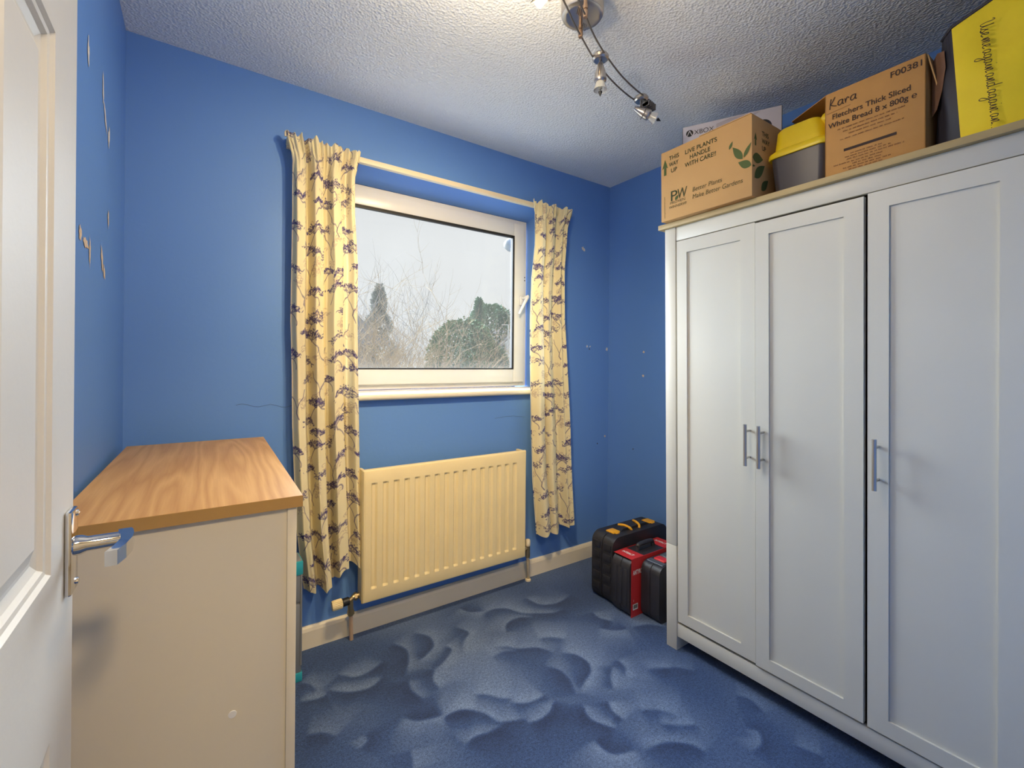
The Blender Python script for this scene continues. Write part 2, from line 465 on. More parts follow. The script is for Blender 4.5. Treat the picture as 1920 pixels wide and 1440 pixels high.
# ------------------------------------------------------------------ window
win = thing('window_1', (0.5 * (WX0 + WX1), 2.2, WZ0), kind='structure')
WO = win.location
def ring_frame(bm, x0, x1, z0, z1, wd, y0, y1, bev=0.004):
    box(bm, (x0, y0, z0), (x0 + wd, y1, z1), bev); box(bm, (x1 - wd, y0, z0), (x1, y1, z1), bev)
    box(bm, (x0 + wd - 0.001, y0, z0), (x1 - wd + 0.001, y1, z0 + wd), bev); box(bm, (x0 + wd - 0.001, y0, z1 - wd), (x1 - wd + 0.001, y1, z1), bev)
bm = B(); ring_frame(bm, WX0 + 0.004, 1.622, 1.068, 2.052, 0.048, 2.205, 2.24); obj('frame', bm, M_upvc, win, 40, WO)
bm = B(); ring_frame(bm, WX0 + 0.03, 1.596, 1.092, 2.026, 0.078, 2.185, 2.222, 0.006); obj('sash', bm, M_upvc, win, 40, WO)
gx0, gx1, gz0, gz1 = WX0 + 0.108, 1.518, 1.170, 1.948
bm = B(); ring_frame(bm, gx0 - 0.002, gx1 + 0.002, gz0 - 0.002, gz1 + 0.002, 0.007, 2.182, 2.2, 0.001)
box(bm, (gx0, 2.183, gz1 - 0.012), (gx1, 2.2, gz1)); box(bm, (gx1 - 0.011, 2.183, gz0), (gx1, 2.2, gz1)); obj('gasket', bm, M_black, win, None, WO)
def glass_mat():
    m = bpy.data.materials.new('misted_window_glass'); m.use_nodes = True
    nt = m.node_tree; nt.nodes.clear()
    out = N(nt, 'ShaderNodeOutputMaterial')
    tr = N(nt, 'ShaderNodeBsdfTransparent', Color=(0.97, 0.985, 0.98, 1))
    gl = N(nt, 'ShaderNodeBsdfGlossy', Roughness=0.02)
    tl = N(nt, 'ShaderNodeBsdfTranslucent', Color=(0.97, 0.92, 0.85, 1))
    fr = N(nt, 'ShaderNodeFresnel', IOR=1.3)
    m1 = N(nt, 'ShaderNodeMixShader'); m2 = N(nt, 'ShaderNodeMixShader')
    tc = N(nt, 'ShaderNodeTexCoord'); nz = N(nt, 'ShaderNodeTexNoise', Scale=3.0, Detail=6.0)
    sp = N(nt, 'ShaderNodeSeparateXYZ')
    nt.links.new(tc.outputs['Object'], nz.inputs['Vector'])
    nt.links.new(tc.outputs['Object'], sp.inputs[0])
    mr = N(nt, 'ShaderNodeMapRange'); mr.inputs[1].default_value = 0.3; mr.inputs[2].default_value = 0.7; mr.inputs[3].default_value = 0.017; mr.inputs[4].default_value = 0.027
    nt.links.new(nz.outputs['Fac'], mr.inputs[0])
    # damp mist thickest along the bottom bead
    mz = N(nt, 'ShaderNodeMapRange'); mz.inputs[1].default_value = 0.125; mz.inputs[2].default_value = 0.18; mz.inputs[3].default_value = 0.02; mz.inputs[4].default_value = 0.0
    nt.links.new(sp.outputs['Z'], mz.inputs[0])
    ad = N(nt, 'ShaderNodeMath', operation='ADD'); nt.links.new(mr.outputs[0], ad.inputs[0]); nt.links.new(mz.outputs[0], ad.inputs[1])
    nt.links.new(ad.outputs[0], m1.inputs[0]); nt.links.new(tr.outputs[0], m1.inputs[1]); nt.links.new(tl.outputs[0], m1.inputs[2])
    nt.links.new(fr.outputs[0], m2.inputs[0]); nt.links.new(m1.outputs[0], m2.inputs[1]); nt.links.new(gl.outputs[0], m2.inputs[2])
    nt.links.new(m2.outputs[0], out.inputs[0])
    return m
bm = B(); quad(bm, (gx0 - 0.01, 2.219, gz0 - 0.01), (gx1 + 0.01, 2.219, gz0 - 0.01), (gx1 + 0.01, 2.219, gz1 + 0.01), (gx0 - 0.01, 2.219, gz1 + 0.01)); obj('pane', bm, glass_mat(), win, None, WO)
bm = B()
box(bm, (1.555, 2.172, 1.545), (1.585, 2.19, 1.60), 0.004)
tube(bm, [(1.575, 2.16, 1.585), (1.60, 2.15, 1.60)], 0.009, 10)
tube(bm, [(1.592, 2.15, 1.593), (1.555, 2.148, 1.53), (1.535, 2.152, 1.49)], 0.011, 10, r1=0.006)
tube(bm, [(1.57, 2.185, 1.585), (1.578, 2.155, 1.588)], 0.008, 10)
wh = obj('window_handle', bm, M_upvc, win, 40, WO)
bm = B()
for dz in (0.0, 0.018): lathe(bm, [(0, 0.004), (0.003, 0.004), (0.003, 0.0)], (1.608, 2.2045, 1.70 + dz), (0, -1, 0), 8)
obj('screw_hole', bm, M_black, win, None, WO)
# sill board with rounded nose
bm = B()
pr = [(2.21, 1.028), (2.21, 1.064), (2.06, 1.060), (2.035, 1.059)] + [(2.028 - 0.012 * math.sin(a), 1.0445 + 0.0145 * math.cos(a)) for a in [k * PI / 8 for k in range(9)]] + [(2.035, 1.029)]
prism(bm, pr, 'x', WX0 + 0.002, WX1 - 0.002)
struct('trim_1', bm, M_trim, None, 50)

# ------------------------------------------------------------------ door, open against the left wall
door = thing('door_1', (-0.16, 0.09, 0.01), kind='structure')
DO = door.location
def build_door():
    bm = B()
    xf, xb = -0.14, -0.18
    y0, y1, z0, z1 = 0.09, 0.853, 0.01, 1.995
    cols = [(0.20, 0.40), (0.541, 0.741)]
    rows = [(0.21, 0.752), (0.948, 1.582), (1.70, 1.89)]
    ys = sorted({y0, y1, *[v for c in cols for v in c]}); zs = sorted({z0, z1, *[v for r in rows for v in r]})
    isp = lambda a, b_, l: any(abs(a - p) < 1e-6 and abs(b_ - q) < 1e-6 for p, q in l)
    for i in range(len(ys) - 1):
        for j in range(len(zs) - 1):
            a, b_, c, d = ys[i], ys[i + 1], zs[j], zs[j + 1]
            if isp(a, b_, cols) and isp(c, d, rows):
                steps = [(0, 0), (0.004, -0.004), (0.009, -0.005), (0.013, -0.0095), (0.022, -0.013), (0.026, -0.013), (0.048, -0.004)]
                rings = []
                for s, dp in steps:
                    rings.append([bm.verts.new((xf + dp, yy, zz)) for yy, zz in ((a + s, c + s), (b_ - s, c + s), (b_ - s, d - s), (a + s, d - s))])
                for p, q in zip(rings, rings[1:]):
                    for k in range(4):
                        bm.faces.new((p[k], p[(k + 1) % 4], q[(k + 1) % 4], q[k]))
                bm.faces.new(rings[-1])
            else:
                quad(bm, (xf, a, c), (xf, b_, c), (xf, b_, d), (xf, a, d))
    bmesh.ops.remove_doubles(bm, verts=bm.verts, dist=1e-5)
    quad(bm, (xb, y0, z0), (xb, y1, z0), (xb, y1, z1), (xb, y0, z1))
    for (ya, yb_) in ((y0, y0), (y1, y1)):
        quad(bm, (xb, ya, z0), (xf, ya, z0), (xf, ya, z1), (xb, ya, z1))
    for zz in (z0, z1):
        quad(bm, (xb, y0, zz), (xf, y0, zz), (xf, y1, zz), (xb, y1, zz))
    bmesh.ops.remove_doubles(bm, verts=bm.verts, dist=1e-5)
    obj('leaf', bm, M_doorpaint, door, None, DO)
build_door()
bm = B(); box(bm, (-0.1395, 0.800, 0.895), (-0.132, 0.838, 1.004), 0.003)
plate = obj('handle_plate', bm, M_chrome, door, 30, DO)
for z in (0.905, 0.996):
    bm = B(); lathe(bm, [(0, 0.0045), (0.002, 0.004), (0.003, 0.0)], (-0.132, 0.829, z), (1, 0, 0), 10); obj('screw', bm, M_chrome, plate, 30, DO)
bm = B()
lathe(bm, [(-0.002, 0.013), (0.006, 0.0125), (0.012, 0.0098), (0.052, 0.0092), (0.056, 0.009)], (-0.132, 0.820, 0.955), (1, 0, 0), 20, True)
sec = []
for t, hw, ht, zc, xo in [(0.0, 0.013, 0.007, 0.957, -0.0), (0.012, 0.013, 0.008, 0.957, 0.002), (0.045, 0.0125, 0.007, 0.960, 0.006), (0.085, 0.0125, 0.006, 0.964, 0.008), (0.108, 0.0125, 0.006, 0.963, 0.004), (0.116, 0.0125, 0.006, 0.958, -0.004)]:
    y, hw, zc = 0.832 - t * 0.8, hw * 0.74, zc - 0.002
    xc = -0.083 + xo
    sec.append([bm.verts.new((xc + sx * ht, y, zc + sz * hw)) for sx, sz in ((-1, -1), (1, -1), (1, 1), (-1, 1))])
for p, q in zip(sec, sec[1:]):
    for k in range(4): bm.faces.new((p[k], p[(k + 1) % 4], q[(k + 1) % 4], q[k]))
bm.faces.new(sec[0]); bm.faces.new(sec[-1][::-1])
obj('door_handle', bm, M_chrome, door, 35, DO)

# ------------------------------------------------------------------ curtain rail and curtains
M_cream = mat('cream_painted_wood', (0.80, 0.70, 0.50), 0.45)
rail = thing('curtain_rail', (1.03, YB, 2.09), label='cream painted wooden curtain rail across the top of the window', cat='curtain rail')
RO = rail.location
bm = B(); box(bm, (0.285, 2.018, 2.078), (1.80, 2.042, 2.102), 0.003); obj('batten', bm, M_cream, rail, 30, RO)
for x in (0.30, 1.785):
    bm = B(); box(bm, (x - 0.012, 2.036, 2.07), (x + 0.012, YB - 0.0005, 2.11), 0.002); obj('bracket', bm, M_cream, rail, 30, RO)
bm = B()
tube(bm, spline([(0.29, 2.02, 2.10), (0.283, 1.995, 2.115), (0.276, 1.985, 2.105), (0.276, 1.985, 2.09)], 5), 0.004, 8)
obj('end_hook', bm, M_cream, rail, 40, RO)

def cloth_mat():
    m, nt, b_ = nodes_of('cream_cloth_blue_branches')
    at = N(nt, 'ShaderNodeAttribute', attribute_name='print')
    tc = N(nt, 'ShaderNodeTexCoord')
    nz = N(nt, 'ShaderNodeTexNoise', Scale=30.0, Detail=4.0); nt.links.new(tc.outputs['Object'], nz.inputs['Vector'])
    bp = N(nt, 'ShaderNodeBump', Strength=0.08, Distance=0.003); nt.links.new(nz.outputs['Fac'], bp.inputs['Height'])
    nt.links.new(bp.outputs['Normal'], b_.inputs['Normal'])
    nt.links.new(at.outputs['Color'], b_.inputs['Base Color'])
    b_.inputs['Roughness'].default_value = 0.85
    b_.inputs['Specular IOR Level'].default_value = 0.15
    tl = N(nt, 'ShaderNodeBsdfTranslucent'); nt.links.new(at.outputs['Color'], tl.inputs['Color'])
    mx = N(nt, 'ShaderNodeMixShader'); mx.inputs[0].default_value = 0.16
    nt.links.new(b_.outputs[0], mx.inputs[1]); nt.links.new(tl.outputs[0], mx.inputs[2])
    nt.links.new(mx.outputs[0], nt.nodes['Material Output'].inputs[0])
    return m
M_cloth = cloth_mat()
CREAM = np.array((0.86, 0.77, 0.50))
def draw_print(nu, nv, wcm, hcm, seed):
    """branch and blossom print on a cloth of wcm x hcm metres, sampled on the nv x nu weave"""
    rnd = random.Random(seed)
    dark = np.zeros((nv, nu)); soft = np.zeros((nv, nu))
    px = wcm / nu
    def stroke(L, pts, wd, a=1.0):
        for (x0, y0), (x1, y1) in zip(pts, pts[1:]):
            n = max(2, int(math.hypot(x1 - x0, y1 - y0) / (px * 0.7)))
            for k in range(n + 1):
                x = (x0 + (x1 - x0) * k / n) / px; y = (y0 + (y1 - y0) * k / n) / px
                r = wd / px
                i0, i1, j0, j1 = int(x - r - 1), int(x + r + 2), int(y - r - 1), int(y + r + 2)
                for j in range(max(j0, 0), min(j1, nv - 1) + 1):
                    for i in range(max(i0, 0), min(i1, nu - 1) + 1):
                        c = max(0.0, min(1.0, r + 0.5 - math.hypot(i - x, j - y))) * a
                        if c > L[j, i]: L[j, i] = c
    def leafs(L, x, y, n, sp, sy, a):
        for _ in range(n):
            u, v = x + rnd.gauss(0, sp), y + rnd.gauss(0, sy)
            ang = rnd.uniform(0, PI); l = rnd.uniform(0.003, 0.008)
            stroke(L, [(u, v), (u + l * math.cos(ang), v + l * math.sin(ang) * 0.7)], rnd.uniform(0.0012, 0.0022), a)
    def umbel(x, y, s, flip):
        # stem curving up to a flat-topped spray of small leaves
        stem = [(x - flip * 0.5 * s * t * t + 0.1 * s * math.sin(3 * t), y - 0.75 * s * (1 - t)) for t in [k / 6 for k in range(7)]]
        tx, ty = stem[-1]
        stroke(dark, stem, 0.0016, 0.9)
        for k in range(6):
            a = PI * (0.1 + 0.8 * k / 5) + rnd.uniform(-0.1, 0.1)
            ex, ey = tx + s * 0.62 * math.cos(a), ty + s * (0.32 * math.sin(a) + 0.1)
            stroke(dark, [(tx, ty), ((tx + ex) / 2, (ty + ey) / 2 + 0.05 * s), (ex, ey)], 0.0013, 0.95)
            leafs(dark, ex, ey, 13, s * 0.14, s * 0.08, 1.0)
    def branch(x, y, s, flip):
        p = [(x, y)]
        for k in range(5):
            p.append((p[-1][0] + flip * s * rnd.uniform(0.15, 0.3), p[-1][1] + s * rnd.uniform(-0.05, 0.16)))
        stroke(dark, p, 0.0016, 0.95)
        for q in p[1:]:
            for sg in (-1, 1):
                e = (q[0] + flip * s * rnd.uniform(0.05, 0.2), q[1] + sg * s * rnd.uniform(0.08, 0.2))
                stroke(dark, [q, e], 0.0012, 0.9); leafs(dark, e[0], e[1], 4, 0.005, 0.004, 0.95)
    def fork(x, y, s):
        for fl in (-1, 1):
            stroke(dark, [(x, y), (x + fl * 0.18 * s, y + 0.35 * s), (x + fl * 0.42 * s, y + 0.65 * s), (x + fl * 0.5 * s, y + s)], 0.0015, 0.9)
        stroke(dark, [(x, y), (x - 0.05 * s, y - 0.25 * s), (x + 0.12 * s, y - 0.55 * s)], 0.002, 0.95)
    def ghost(x, y, s):
        # faint outline flowers / butterfly
        for k in range(6):
            cx, cy = x + rnd.uniform(-s, s) * 0.6, y + rnd.uniform(-s, s) * 0.45
            r = rnd.uniform(0.15, 0.3) * s
            stroke(soft, [(cx + r * math.cos(t), cy + r * 0.8 * math.sin(t)) for t in [j * 0.7 for j in range(7)]], 0.001, 0.75)
        leafs(soft, x, y - 0.3 * s, 7, s * 0.3, s * 0.2, 0.7)
    row, y = 0, 0.02
    while y < hcm:
        x = 0.02 + (0.055 if row % 2 else 0.0)
        k = 0
        while x < wcm:
            t = (row * 2 + k * 3 + seed) % 5
            s = rnd.uniform(0.045, 0.062); fl = rnd.choice((-1, 1))
            jx, jy = x + rnd.uniform(-0.015, 0.015), y + rnd.uniform(-0.02, 0.02)
            if t in (0, 2): umbel(jx, jy, s, fl)
            elif t == 1: branch(jx - fl * s * 0.5, jy, s, fl); ghost(jx, jy - 0.04, s * 0.7)
            elif t == 3: umbel(jx, jy, s * 1.15, fl); leafs(dark, jx, jy + 0.01, 14, 0.02, 0.008, 1)
            else: fork(jx, jy, s * 1.2); ghost(jx + 0.03, jy + 0.02, s * 0.6)
            ghost(jx + rnd.uniform(0.03, 0.05), jy + rnd.uniform(0.02, 0.05), s * 0.55)
            x += 0.105; k += 1
        y += 0.082; row += 1
    col = np.ones((nv, nu, 4)); base = CREAM[None, None, :]
    c = base * (1 - soft[..., None]) + soft[..., None] * np.array((0.42, 0.30, 0.26))
    c = c * (1 - dark[..., None]) + dark[..., None] * np.array((0.075, 0.06, 0.20))
    col[..., :3] = c
    return col
def interp_cos(pts, p):
    xs = np.array([a for a, _ in pts]); ys = np.array([b_ for _, b_ in pts])
    i = np.clip(np.searchsorted(xs, p, side='right') - 1, 0, len(xs) - 2)
    t = np.clip((p - xs[i]) / (xs[i + 1] - xs[i]), 0, 1)
    t = (1 - np.cos(t * PI)) / 2
    return ys[i] + (ys[i + 1] - ys[i]) * t
def curtain(edges_l, edges_r, ztop, hem, folds, Yc, wcm, seed, label):
    nu, nv = 270, 900
    pf = np.linspace(0, 1, 2001)
    dep = interp_cos(folds, pf)
    al = np.concatenate([[0], np.cumsum(np.hypot(np.diff(pf) * 0.28, np.diff(dep)))]); al /= al[-1]
    S = np.interp(np.linspace(0, 1, nu), al, pf)
    tz = np.linspace(0, 1, nv)
    hemz = interp_cos(hem, S)
    topz = ztop[0] + (ztop[1] - ztop[0]) * S + 0.006 * np.sin(S * 40) + 0.004 * np.sin(S * 71 + 1)
    Zg = hemz[None, :] + (topz - hemz)[None, :] * tz[:, None]
    P = S[None, :] + 0.014 * np.sin(2.3 * Zg + 9 * S[None, :]) * np.sin(S * PI)[None, :]
    el = sorted(edges_l); er = sorted(edges_r)
    xl = np.interp(Zg, [a for a, _ in el], [c for _, c in el]); xr = np.interp(Zg, [a for a, _ in er], [c for _, c in er])
    X = xl + (xr - xl) * P
    k = np.clip((Zg - 0.3) / 1.7, 0, 1)
    amp = 1.6 - 0.6 * k
    D = interp_cos(folds, np.clip(P, 0, 1)) * amp
    head = np.clip((Zg - 1.93) / 0.13, 0, 1) ** 1.5
    tape = np.exp(-((Zg - 2.045) / 0.012) ** 2)
    D = D * (1 - 0.45 * head) + head * 0.007 * np.sin(P * 2 * PI * 11 + 1) + head * 0.003 * np.sin(P * 2 * PI * 23) - tape * 0.004
    X = X + 0.012 * (1 - k) * np.sin(P * 2 * PI * 4.5) * 0.4
    Y = Yc - D + 0.004 * np.sin(Zg * 6 + P * 11)
    me = grid_mesh('curtain', X, Y, Zg)
    at = me.color_attributes.new('print', 'FLOAT_COLOR', 'POINT')
    at.data.foreach_set('color', draw_print(nu, nv, wcm, wcm * nv / nu, seed).astype(np.float32).ravel())
    me.materials.append(M_cloth)
    o = bpy.data.objects.new('curtain', me)
    C.objects.link(o)
    return tag(o, label, 'curtain')
curtain([(2.10, 0.279), (2.075, 0.284), (2.03, 0.297), (1.999, 0.302), (1.788, 0.303), (1.366, 0.301), (1.154, 0.308), (0.943, 0.31), (0.73, 0.319), (0.515, 0.331), (0.27, 0.36)],
        [(2.10, 0.567), (2.06, 0.562), (1.995, 0.548), (1.836, 0.55), (1.611, 0.565), (1.382, 0.563), (1.153, 0.565), (0.924, 0.571), (0.694, 0.577), (0.463, 0.584), (0.256, 0.586)],
        (2.105, 2.10), [(0, 0.275), (0.35, 0.262), (0.52, 0.275), (0.68, 0.335), (0.85, 0.345), (1, 0.30)],
        [(0, -0.014), (0.06, 0.016), (0.17, 0.018), (0.24, -0.036), (0.33, 0.022), (0.44, 0.012), (0.49, -0.040), (0.54, -0.032), (0.61, 0.02), (0.72, 0.016), (0.78, -0.029), (0.84, -0.018), (0.91, 0.02), (0.96, 0.012), (1, -0.022)],
        1.975, 0.50, 3, 'cream floral curtain left of the window, beside the chest of drawers')
curtain([(2.09, 1.489), (2.056, 1.497), (1.847, 1.496), (1.67, 1.476), (1.438, 1.471), (1.149, 1.474), (0.859, 1.477), (0.567, 1.491), (0.27, 1.524), (0.2, 1.53)],
        [(2.10, 1.785), (2.05, 1.777), (1.979, 1.753), (1.761, 1.735), (1.454, 1.735), (1.147, 1.755), (0.837, 1.783), (0.525, 1.799), (0.248, 1.814), (0.2, 1.816)],
        (2.092, 2.095), [(0, 0.27), (0.18, 0.245), (0.28, 0.27), (0.48, 0.245), (0.6, 0.275), (0.85, 0.262), (1, 0.28)],
        [(0, 0.012), (0.1, -0.011), (0.22, 0.024), (0.31, 0.018), (0.36, -0.036), (0.46, 0.02), (0.55, 0.014), (0.62, -0.032), (0.70, -0.018), (0.8, 0.018), (0.87, 0.0), (0.93, 0.014), (1, -0.022)],
        1.975, 0.50, 8, 'cream floral curtain right of the window, towards the room corner')

# ------------------------------------------------------------------ radiator
M_rad = mat('cream_radiator_enamel', (0.82, 0.68, 0.37), 0.32)
M_brass = mat('aged_brass', (0.46, 0.36, 0.20), 0.38, 0.9)
M_pipe = mat('painted_copper_pipe', (0.62, 0.43, 0.28), 0.4)
rad = thing('radiator', (0.993, YB, 0.188), label='cream ribbed panel radiator on the wall beneath the window', cat='radiator')
RO = rad.location
def rad_panel():
    bm = B()
    x0, x1, z0, z1, yf = 0.569, 1.417, 0.188, 0.747, 1.906
    cxs = [0.616 + 0.0483 * k for k in range(16)]
    prof = [(x0, 0.012), (x0 + 0.004, 0.003), (x0 + 0.010, 0.0)]
    for c in cxs:
        prof += [(c - 0.013, 0.0), (c - 0.007, -1), (c + 0.005, -1), (c + 0.013, 0.0)]
    prof += [(x1 - 0.010, 0.0), (x1 - 0.004, 0.003), (x1, 0.012)]
    rows = [(z0, 0, 0.012), (z0 + 0.004, 0, 0.003), (z0 + 0.012, 0, 0), (z0 + 0.055, 0, 0), (z0 + 0.064, 1, 0), (z1 - 0.064, 1, 0), (z1 - 0.055, 0, 0), (z1 - 0.012, 0, 0), (z1 - 0.004, 0, 0.003), (z1, 0, 0.012)]
    V = []
    for z, on_, edge in rows:
        V.append([bm.verts.new((x, yf + max(edge, (0.007 * on_ if d == -1 else d)), z)) for x, d in prof])
    for r0, r1 in zip(V, V[1:]):
        for i in range(len(prof) - 1):
            bm.faces.new((r0[i], r0[i + 1], r1[i + 1], r1[i]))
    return bm
bm = rad_panel()
box(bm, (0.569, 1.9185, 0.188), (1.417, 1.926, 0.747))
obj('front_panel', bm, M_rad, rad, 25, RO)
bm = B(); box(bm, (0.571, 1.926, 0.19), (0.585, 1.985, 0.745), 0.003); box(bm, (1.401, 1.926, 0.19), (1.415, 1.985, 0.745), 0.003)
box(bm, (0.585, 1.97, 0.20), (1.401, 1.985, 0.735)); obj('back_panel', bm, M_rad, rad, 30, RO)
bm = B()
for k in range(28):
    x = 0.60 + k * 0.0285
    box(bm, (x, 1.926, 0.21), (x + 0.002, 1.97, 0.72))
obj('convector_fins', bm, M_rad, rad, None, RO)
for x in (0.72, 1.27):
    bm = B(); box(bm, (x, 1.985, 0.3), (x + 0.03, YB - 0.0005, 0.66)); obj('wall_bracket', bm, M_rad, rad, None, RO)
# thermostatic valve at the left
vz = 0.192
bm = B()
tube(bm, [(0.572, 1.965, 0.205), (0.545, 1.965, 0.202)], 0.012, 12); tube(bm, [(0.549, 1.965, 0.202), (0.532, 1.965, vz)], 0.0105, 12)
lathe(bm, [(0, 0.0165), (0.010, 0.0165)], (0.562, 1.965, 0.204), (-1, 0, -0.1), 6, True)
tube(bm, [(0.536, 1.966, vz + 0.006), (0.538, 1.97, 0.165), (0.541, 1.976, 0.125)], 0.012, 12)
lathe(bm, [(0, 0.0155), (0.014, 0.0155)], (0.541, 1.976, 0.142), (0, 0, -1), 6, True)
valve = obj('valve', bm, M_brass, rad, 40, RO)
bm = B(); lathe(bm, [(0, 0.013), (0.002, 0.0165), (0.026, 0.0165), (0.028, 0.014)], (0.532, 1.966, vz), (-1, 0.02, -0.07), 20, True)
obj('valve_collar', bm, M_black, valve, 40, RO)
bm = B()
hd = Vector((-1, 0.02, -0.07)).normalized(); u_, v_ = frame_of(hd)
rings = []
for t, r in ((0.028, 0.0155), (0.031, 0.0205), (0.064, 0.0205), (0.070, 0.018), (0.071, 0.006)):
    rings.append([bm.verts.new(Vector((0.532, 1.966, vz)) + hd * t + (u_ * math.cos(2 * PI * k / 40) + v_ * math.sin(2 * PI * k / 40)) * (r - (0.002 if k % 2 and 0.03 < t < 0.065 else 0))) for k in range(40)])
for p, q in zip(rings, rings[1:]):
    for k in range(40): bm.faces.new((p[k], p[(k + 1) % 40], q[(k + 1) % 40], q[k]))
bm.faces.new(rings[0]); bm.faces.new(rings[-1][::-1])
obj('thermostat_head', bm, mat('cream_knob_plastic', (0.80, 0.66, 0.36), 0.4), valve, 30, RO)
bm = B(); tube(bm, spline([(0.541, 1.976, 0.13), (0.546, 1.99, 0.08), (0.553, 2.006, 0.0), (0.553, 2.006, -0.01)], 5), 0.0085, 12); obj('pipe', bm, M_pipe, rad, 50, RO)
# lockshield valve at the right
bm = B()
tube(bm, [(1.414, 1.965, 0.205), (1.472, 1.966, 0.205)], 0.010, 12); lathe(bm, [(0, 0.015), (0.016, 0.015)], (1.44, 1.966, 0.205), (1, 0, 0), 6, True)
lathe(bm, [(-0.05, 0.0125), (0.012, 0.0125), (0.014, 0.010)], (1.472, 1.966, 0.205), (0, 0, 1), 12, True)
v2 = obj('valve', bm, M_brass, rad, 40, RO)
bm = B(); lathe(bm, [(0.012, 0.0135), (0.014, 0.0145), (0.042, 0.0135), (0.046, 0.010)], (1.472, 1.966, 0.205), (0, 0, 1), 16, True); obj('valve_cap', bm, M_cream, v2, 40, RO)
bm = B(); tube(bm, spline([(1.472, 1.966, 0.16), (1.49, 1.985, 0.09), (1.515, 2.015, 0.01), (1.517, 2.017, -0.01)], 5), 0.0085, 12); obj('pipe', bm, mat('cream_pipe_paint', (0.72, 0.6, 0.4), 0.4), rad, 50, RO)
bm = B(); lathe(bm, [(0, 0.016), (0.008, 0.016), (0.010, 0.012)], (1.51, 2.012, 0.0), (0, 0, 1), 16, True); obj('pipe_collar', bm, M_cream, rad, 40, RO)

# ------------------------------------------------------------------ wardrobe
M_ward = mat('white_wardrobe_laminate', (0.66, 0.645, 0.58), 0.42, var=0.02)
M_gap = mat('shadowed_carcass_board', (0.30, 0.28, 0.25), 0.8)  # darker than the wardrobe white: door-gap shade put into the colour
def oak_mat(name, c0, c1, scale=1.0, along='y'):
    m, nt, b_ = nodes_of(name)
    tc = N(nt, 'ShaderNodeTexCoord'); mp = N(nt, 'ShaderNodeMapping')
    mp.inputs['Scale'].default_value = (9 * scale, 0.75 * scale, 9 * scale) if along == 'y' else (1.1 * scale, 9 * scale, 9 * scale)
    nt.links.new(tc.outputs['Object'], mp.inputs[0])
    n0 = N(nt, 'ShaderNodeTexNoise', Scale=1.0, Detail=2.0, Roughness=0.45); nt.links.new(mp.outputs[0], n0.inputs['Vector'])
    mu = N(nt, 'ShaderNodeMath', operation='MULTIPLY'); mu.inputs[1].default_value = 20.0; nt.links.new(n0.outputs['Fac'], mu.inputs[0])
    fr = N(nt, 'ShaderNodeMath', operation='PINGPONG'); fr.inputs[1].default_value = 1.0; nt.links.new(mu.outputs[0], fr.inputs[0])
    mp2 = N(nt, 'ShaderNodeMapping'); mp2.inputs['Scale'].default_value = (260, 9, 260) if along == 'y' else (9, 260, 260)
    nt.links.new(tc.outputs['Object'], mp2.inputs[0])
    n1 = N(nt, 'ShaderNodeTexNoise', Scale=1.0, Detail=3.0); nt.links.new(mp2.outputs[0], n1.inputs['Vector'])
    ad = N(nt, 'ShaderNodeMath', operation='MULTIPLY_ADD'); ad.inputs[1].default_value = 0.55; nt.links.new(fr.outputs[0], ad.inputs[0])
    ml = N(nt, 'ShaderNodeMath', operation='MULTIPLY'); ml.inputs[1].default_value = 0.5; nt.links.new(n1.outputs['Fac'], ml.inputs[0]); nt.links.new(ml.outputs[0], ad.inputs[2])
    mx = N(nt, 'ShaderNodeMix', data_type='RGBA'); mx.inputs[6].default_value = rgba(c0); mx.inputs[7].default_value = rgba(c1)
    nt.links.new(ad.outputs[0], mx.inputs[0]); nt.links.new(mx.outputs[2], b_.inputs['Base Color'])
    b_.inputs['Roughness'].default_value = 0.5; b_.inputs['Specular IOR Level'].default_value = 0.35
    return m
M_oak = oak_mat('oak_effect_laminate', (0.43, 0.22, 0.072), (0.66, 0.40, 0.165))
M_oak_edge = mat('oak_edge_strip', (0.42, 0.24, 0.07), 0.5, var=0.1, vscale=20)
M_pale_oak = mat('pale_oak_board', (0.48, 0.36, 0.17), 0.5, var=0.1, vscale=20)
TILT = 0.02
ward = thing('wardrobe', (1.664, 1.221, 0), (0, -TILT, 0), 'tall white three door wardrobe with oak top along the right wall', 'wardrobe')
DEP, WID = 0.485, 1.10
for ya in (0.0, -(WID - 0.05)):
    bm = B(); box(bm, (0, ya - 0.05, 0.0), (DEP, ya, 0.4395), 0.0015); box(bm, (0, ya - 0.05, 0.4405), (DEP, ya, 1.774), 0.0015)
    obj('side_panel', bm, M_ward, ward, 30)
bm = B(); box(bm, (0.004, -WID + 0.05, 0.058), (0.022, -0.05, 0.113), 0.0015); obj('plinth_rail', bm, M_ward, ward, 30)
bm = B(); box(bm, (0.004, -WID + 0.05, 1.717), (0.022, -0.05, 1.774), 0.0015); obj('top_rail', bm, M_ward, ward, 30)
bm = B(); box(bm, (-0.014, -WID - 0.024, 1.7745), (DEP, 0.024, 1.7945), 0.001); obj('oak_top', bm, M_pale_oak, ward, 30)
bm = B(); box(bm, (DEP - 0.006, -WID + 0.05, 0.06), (DEP, -0.05, 1.77)); box(bm, (0.03, -WID + 0.05, 0.07), (DEP, -0.05, 0.09)); box(bm, (0.03, -0.396, 0.09), (DEP - 0.01, -0.38, 1.77)); obj('carcass', bm, M_gap, ward)
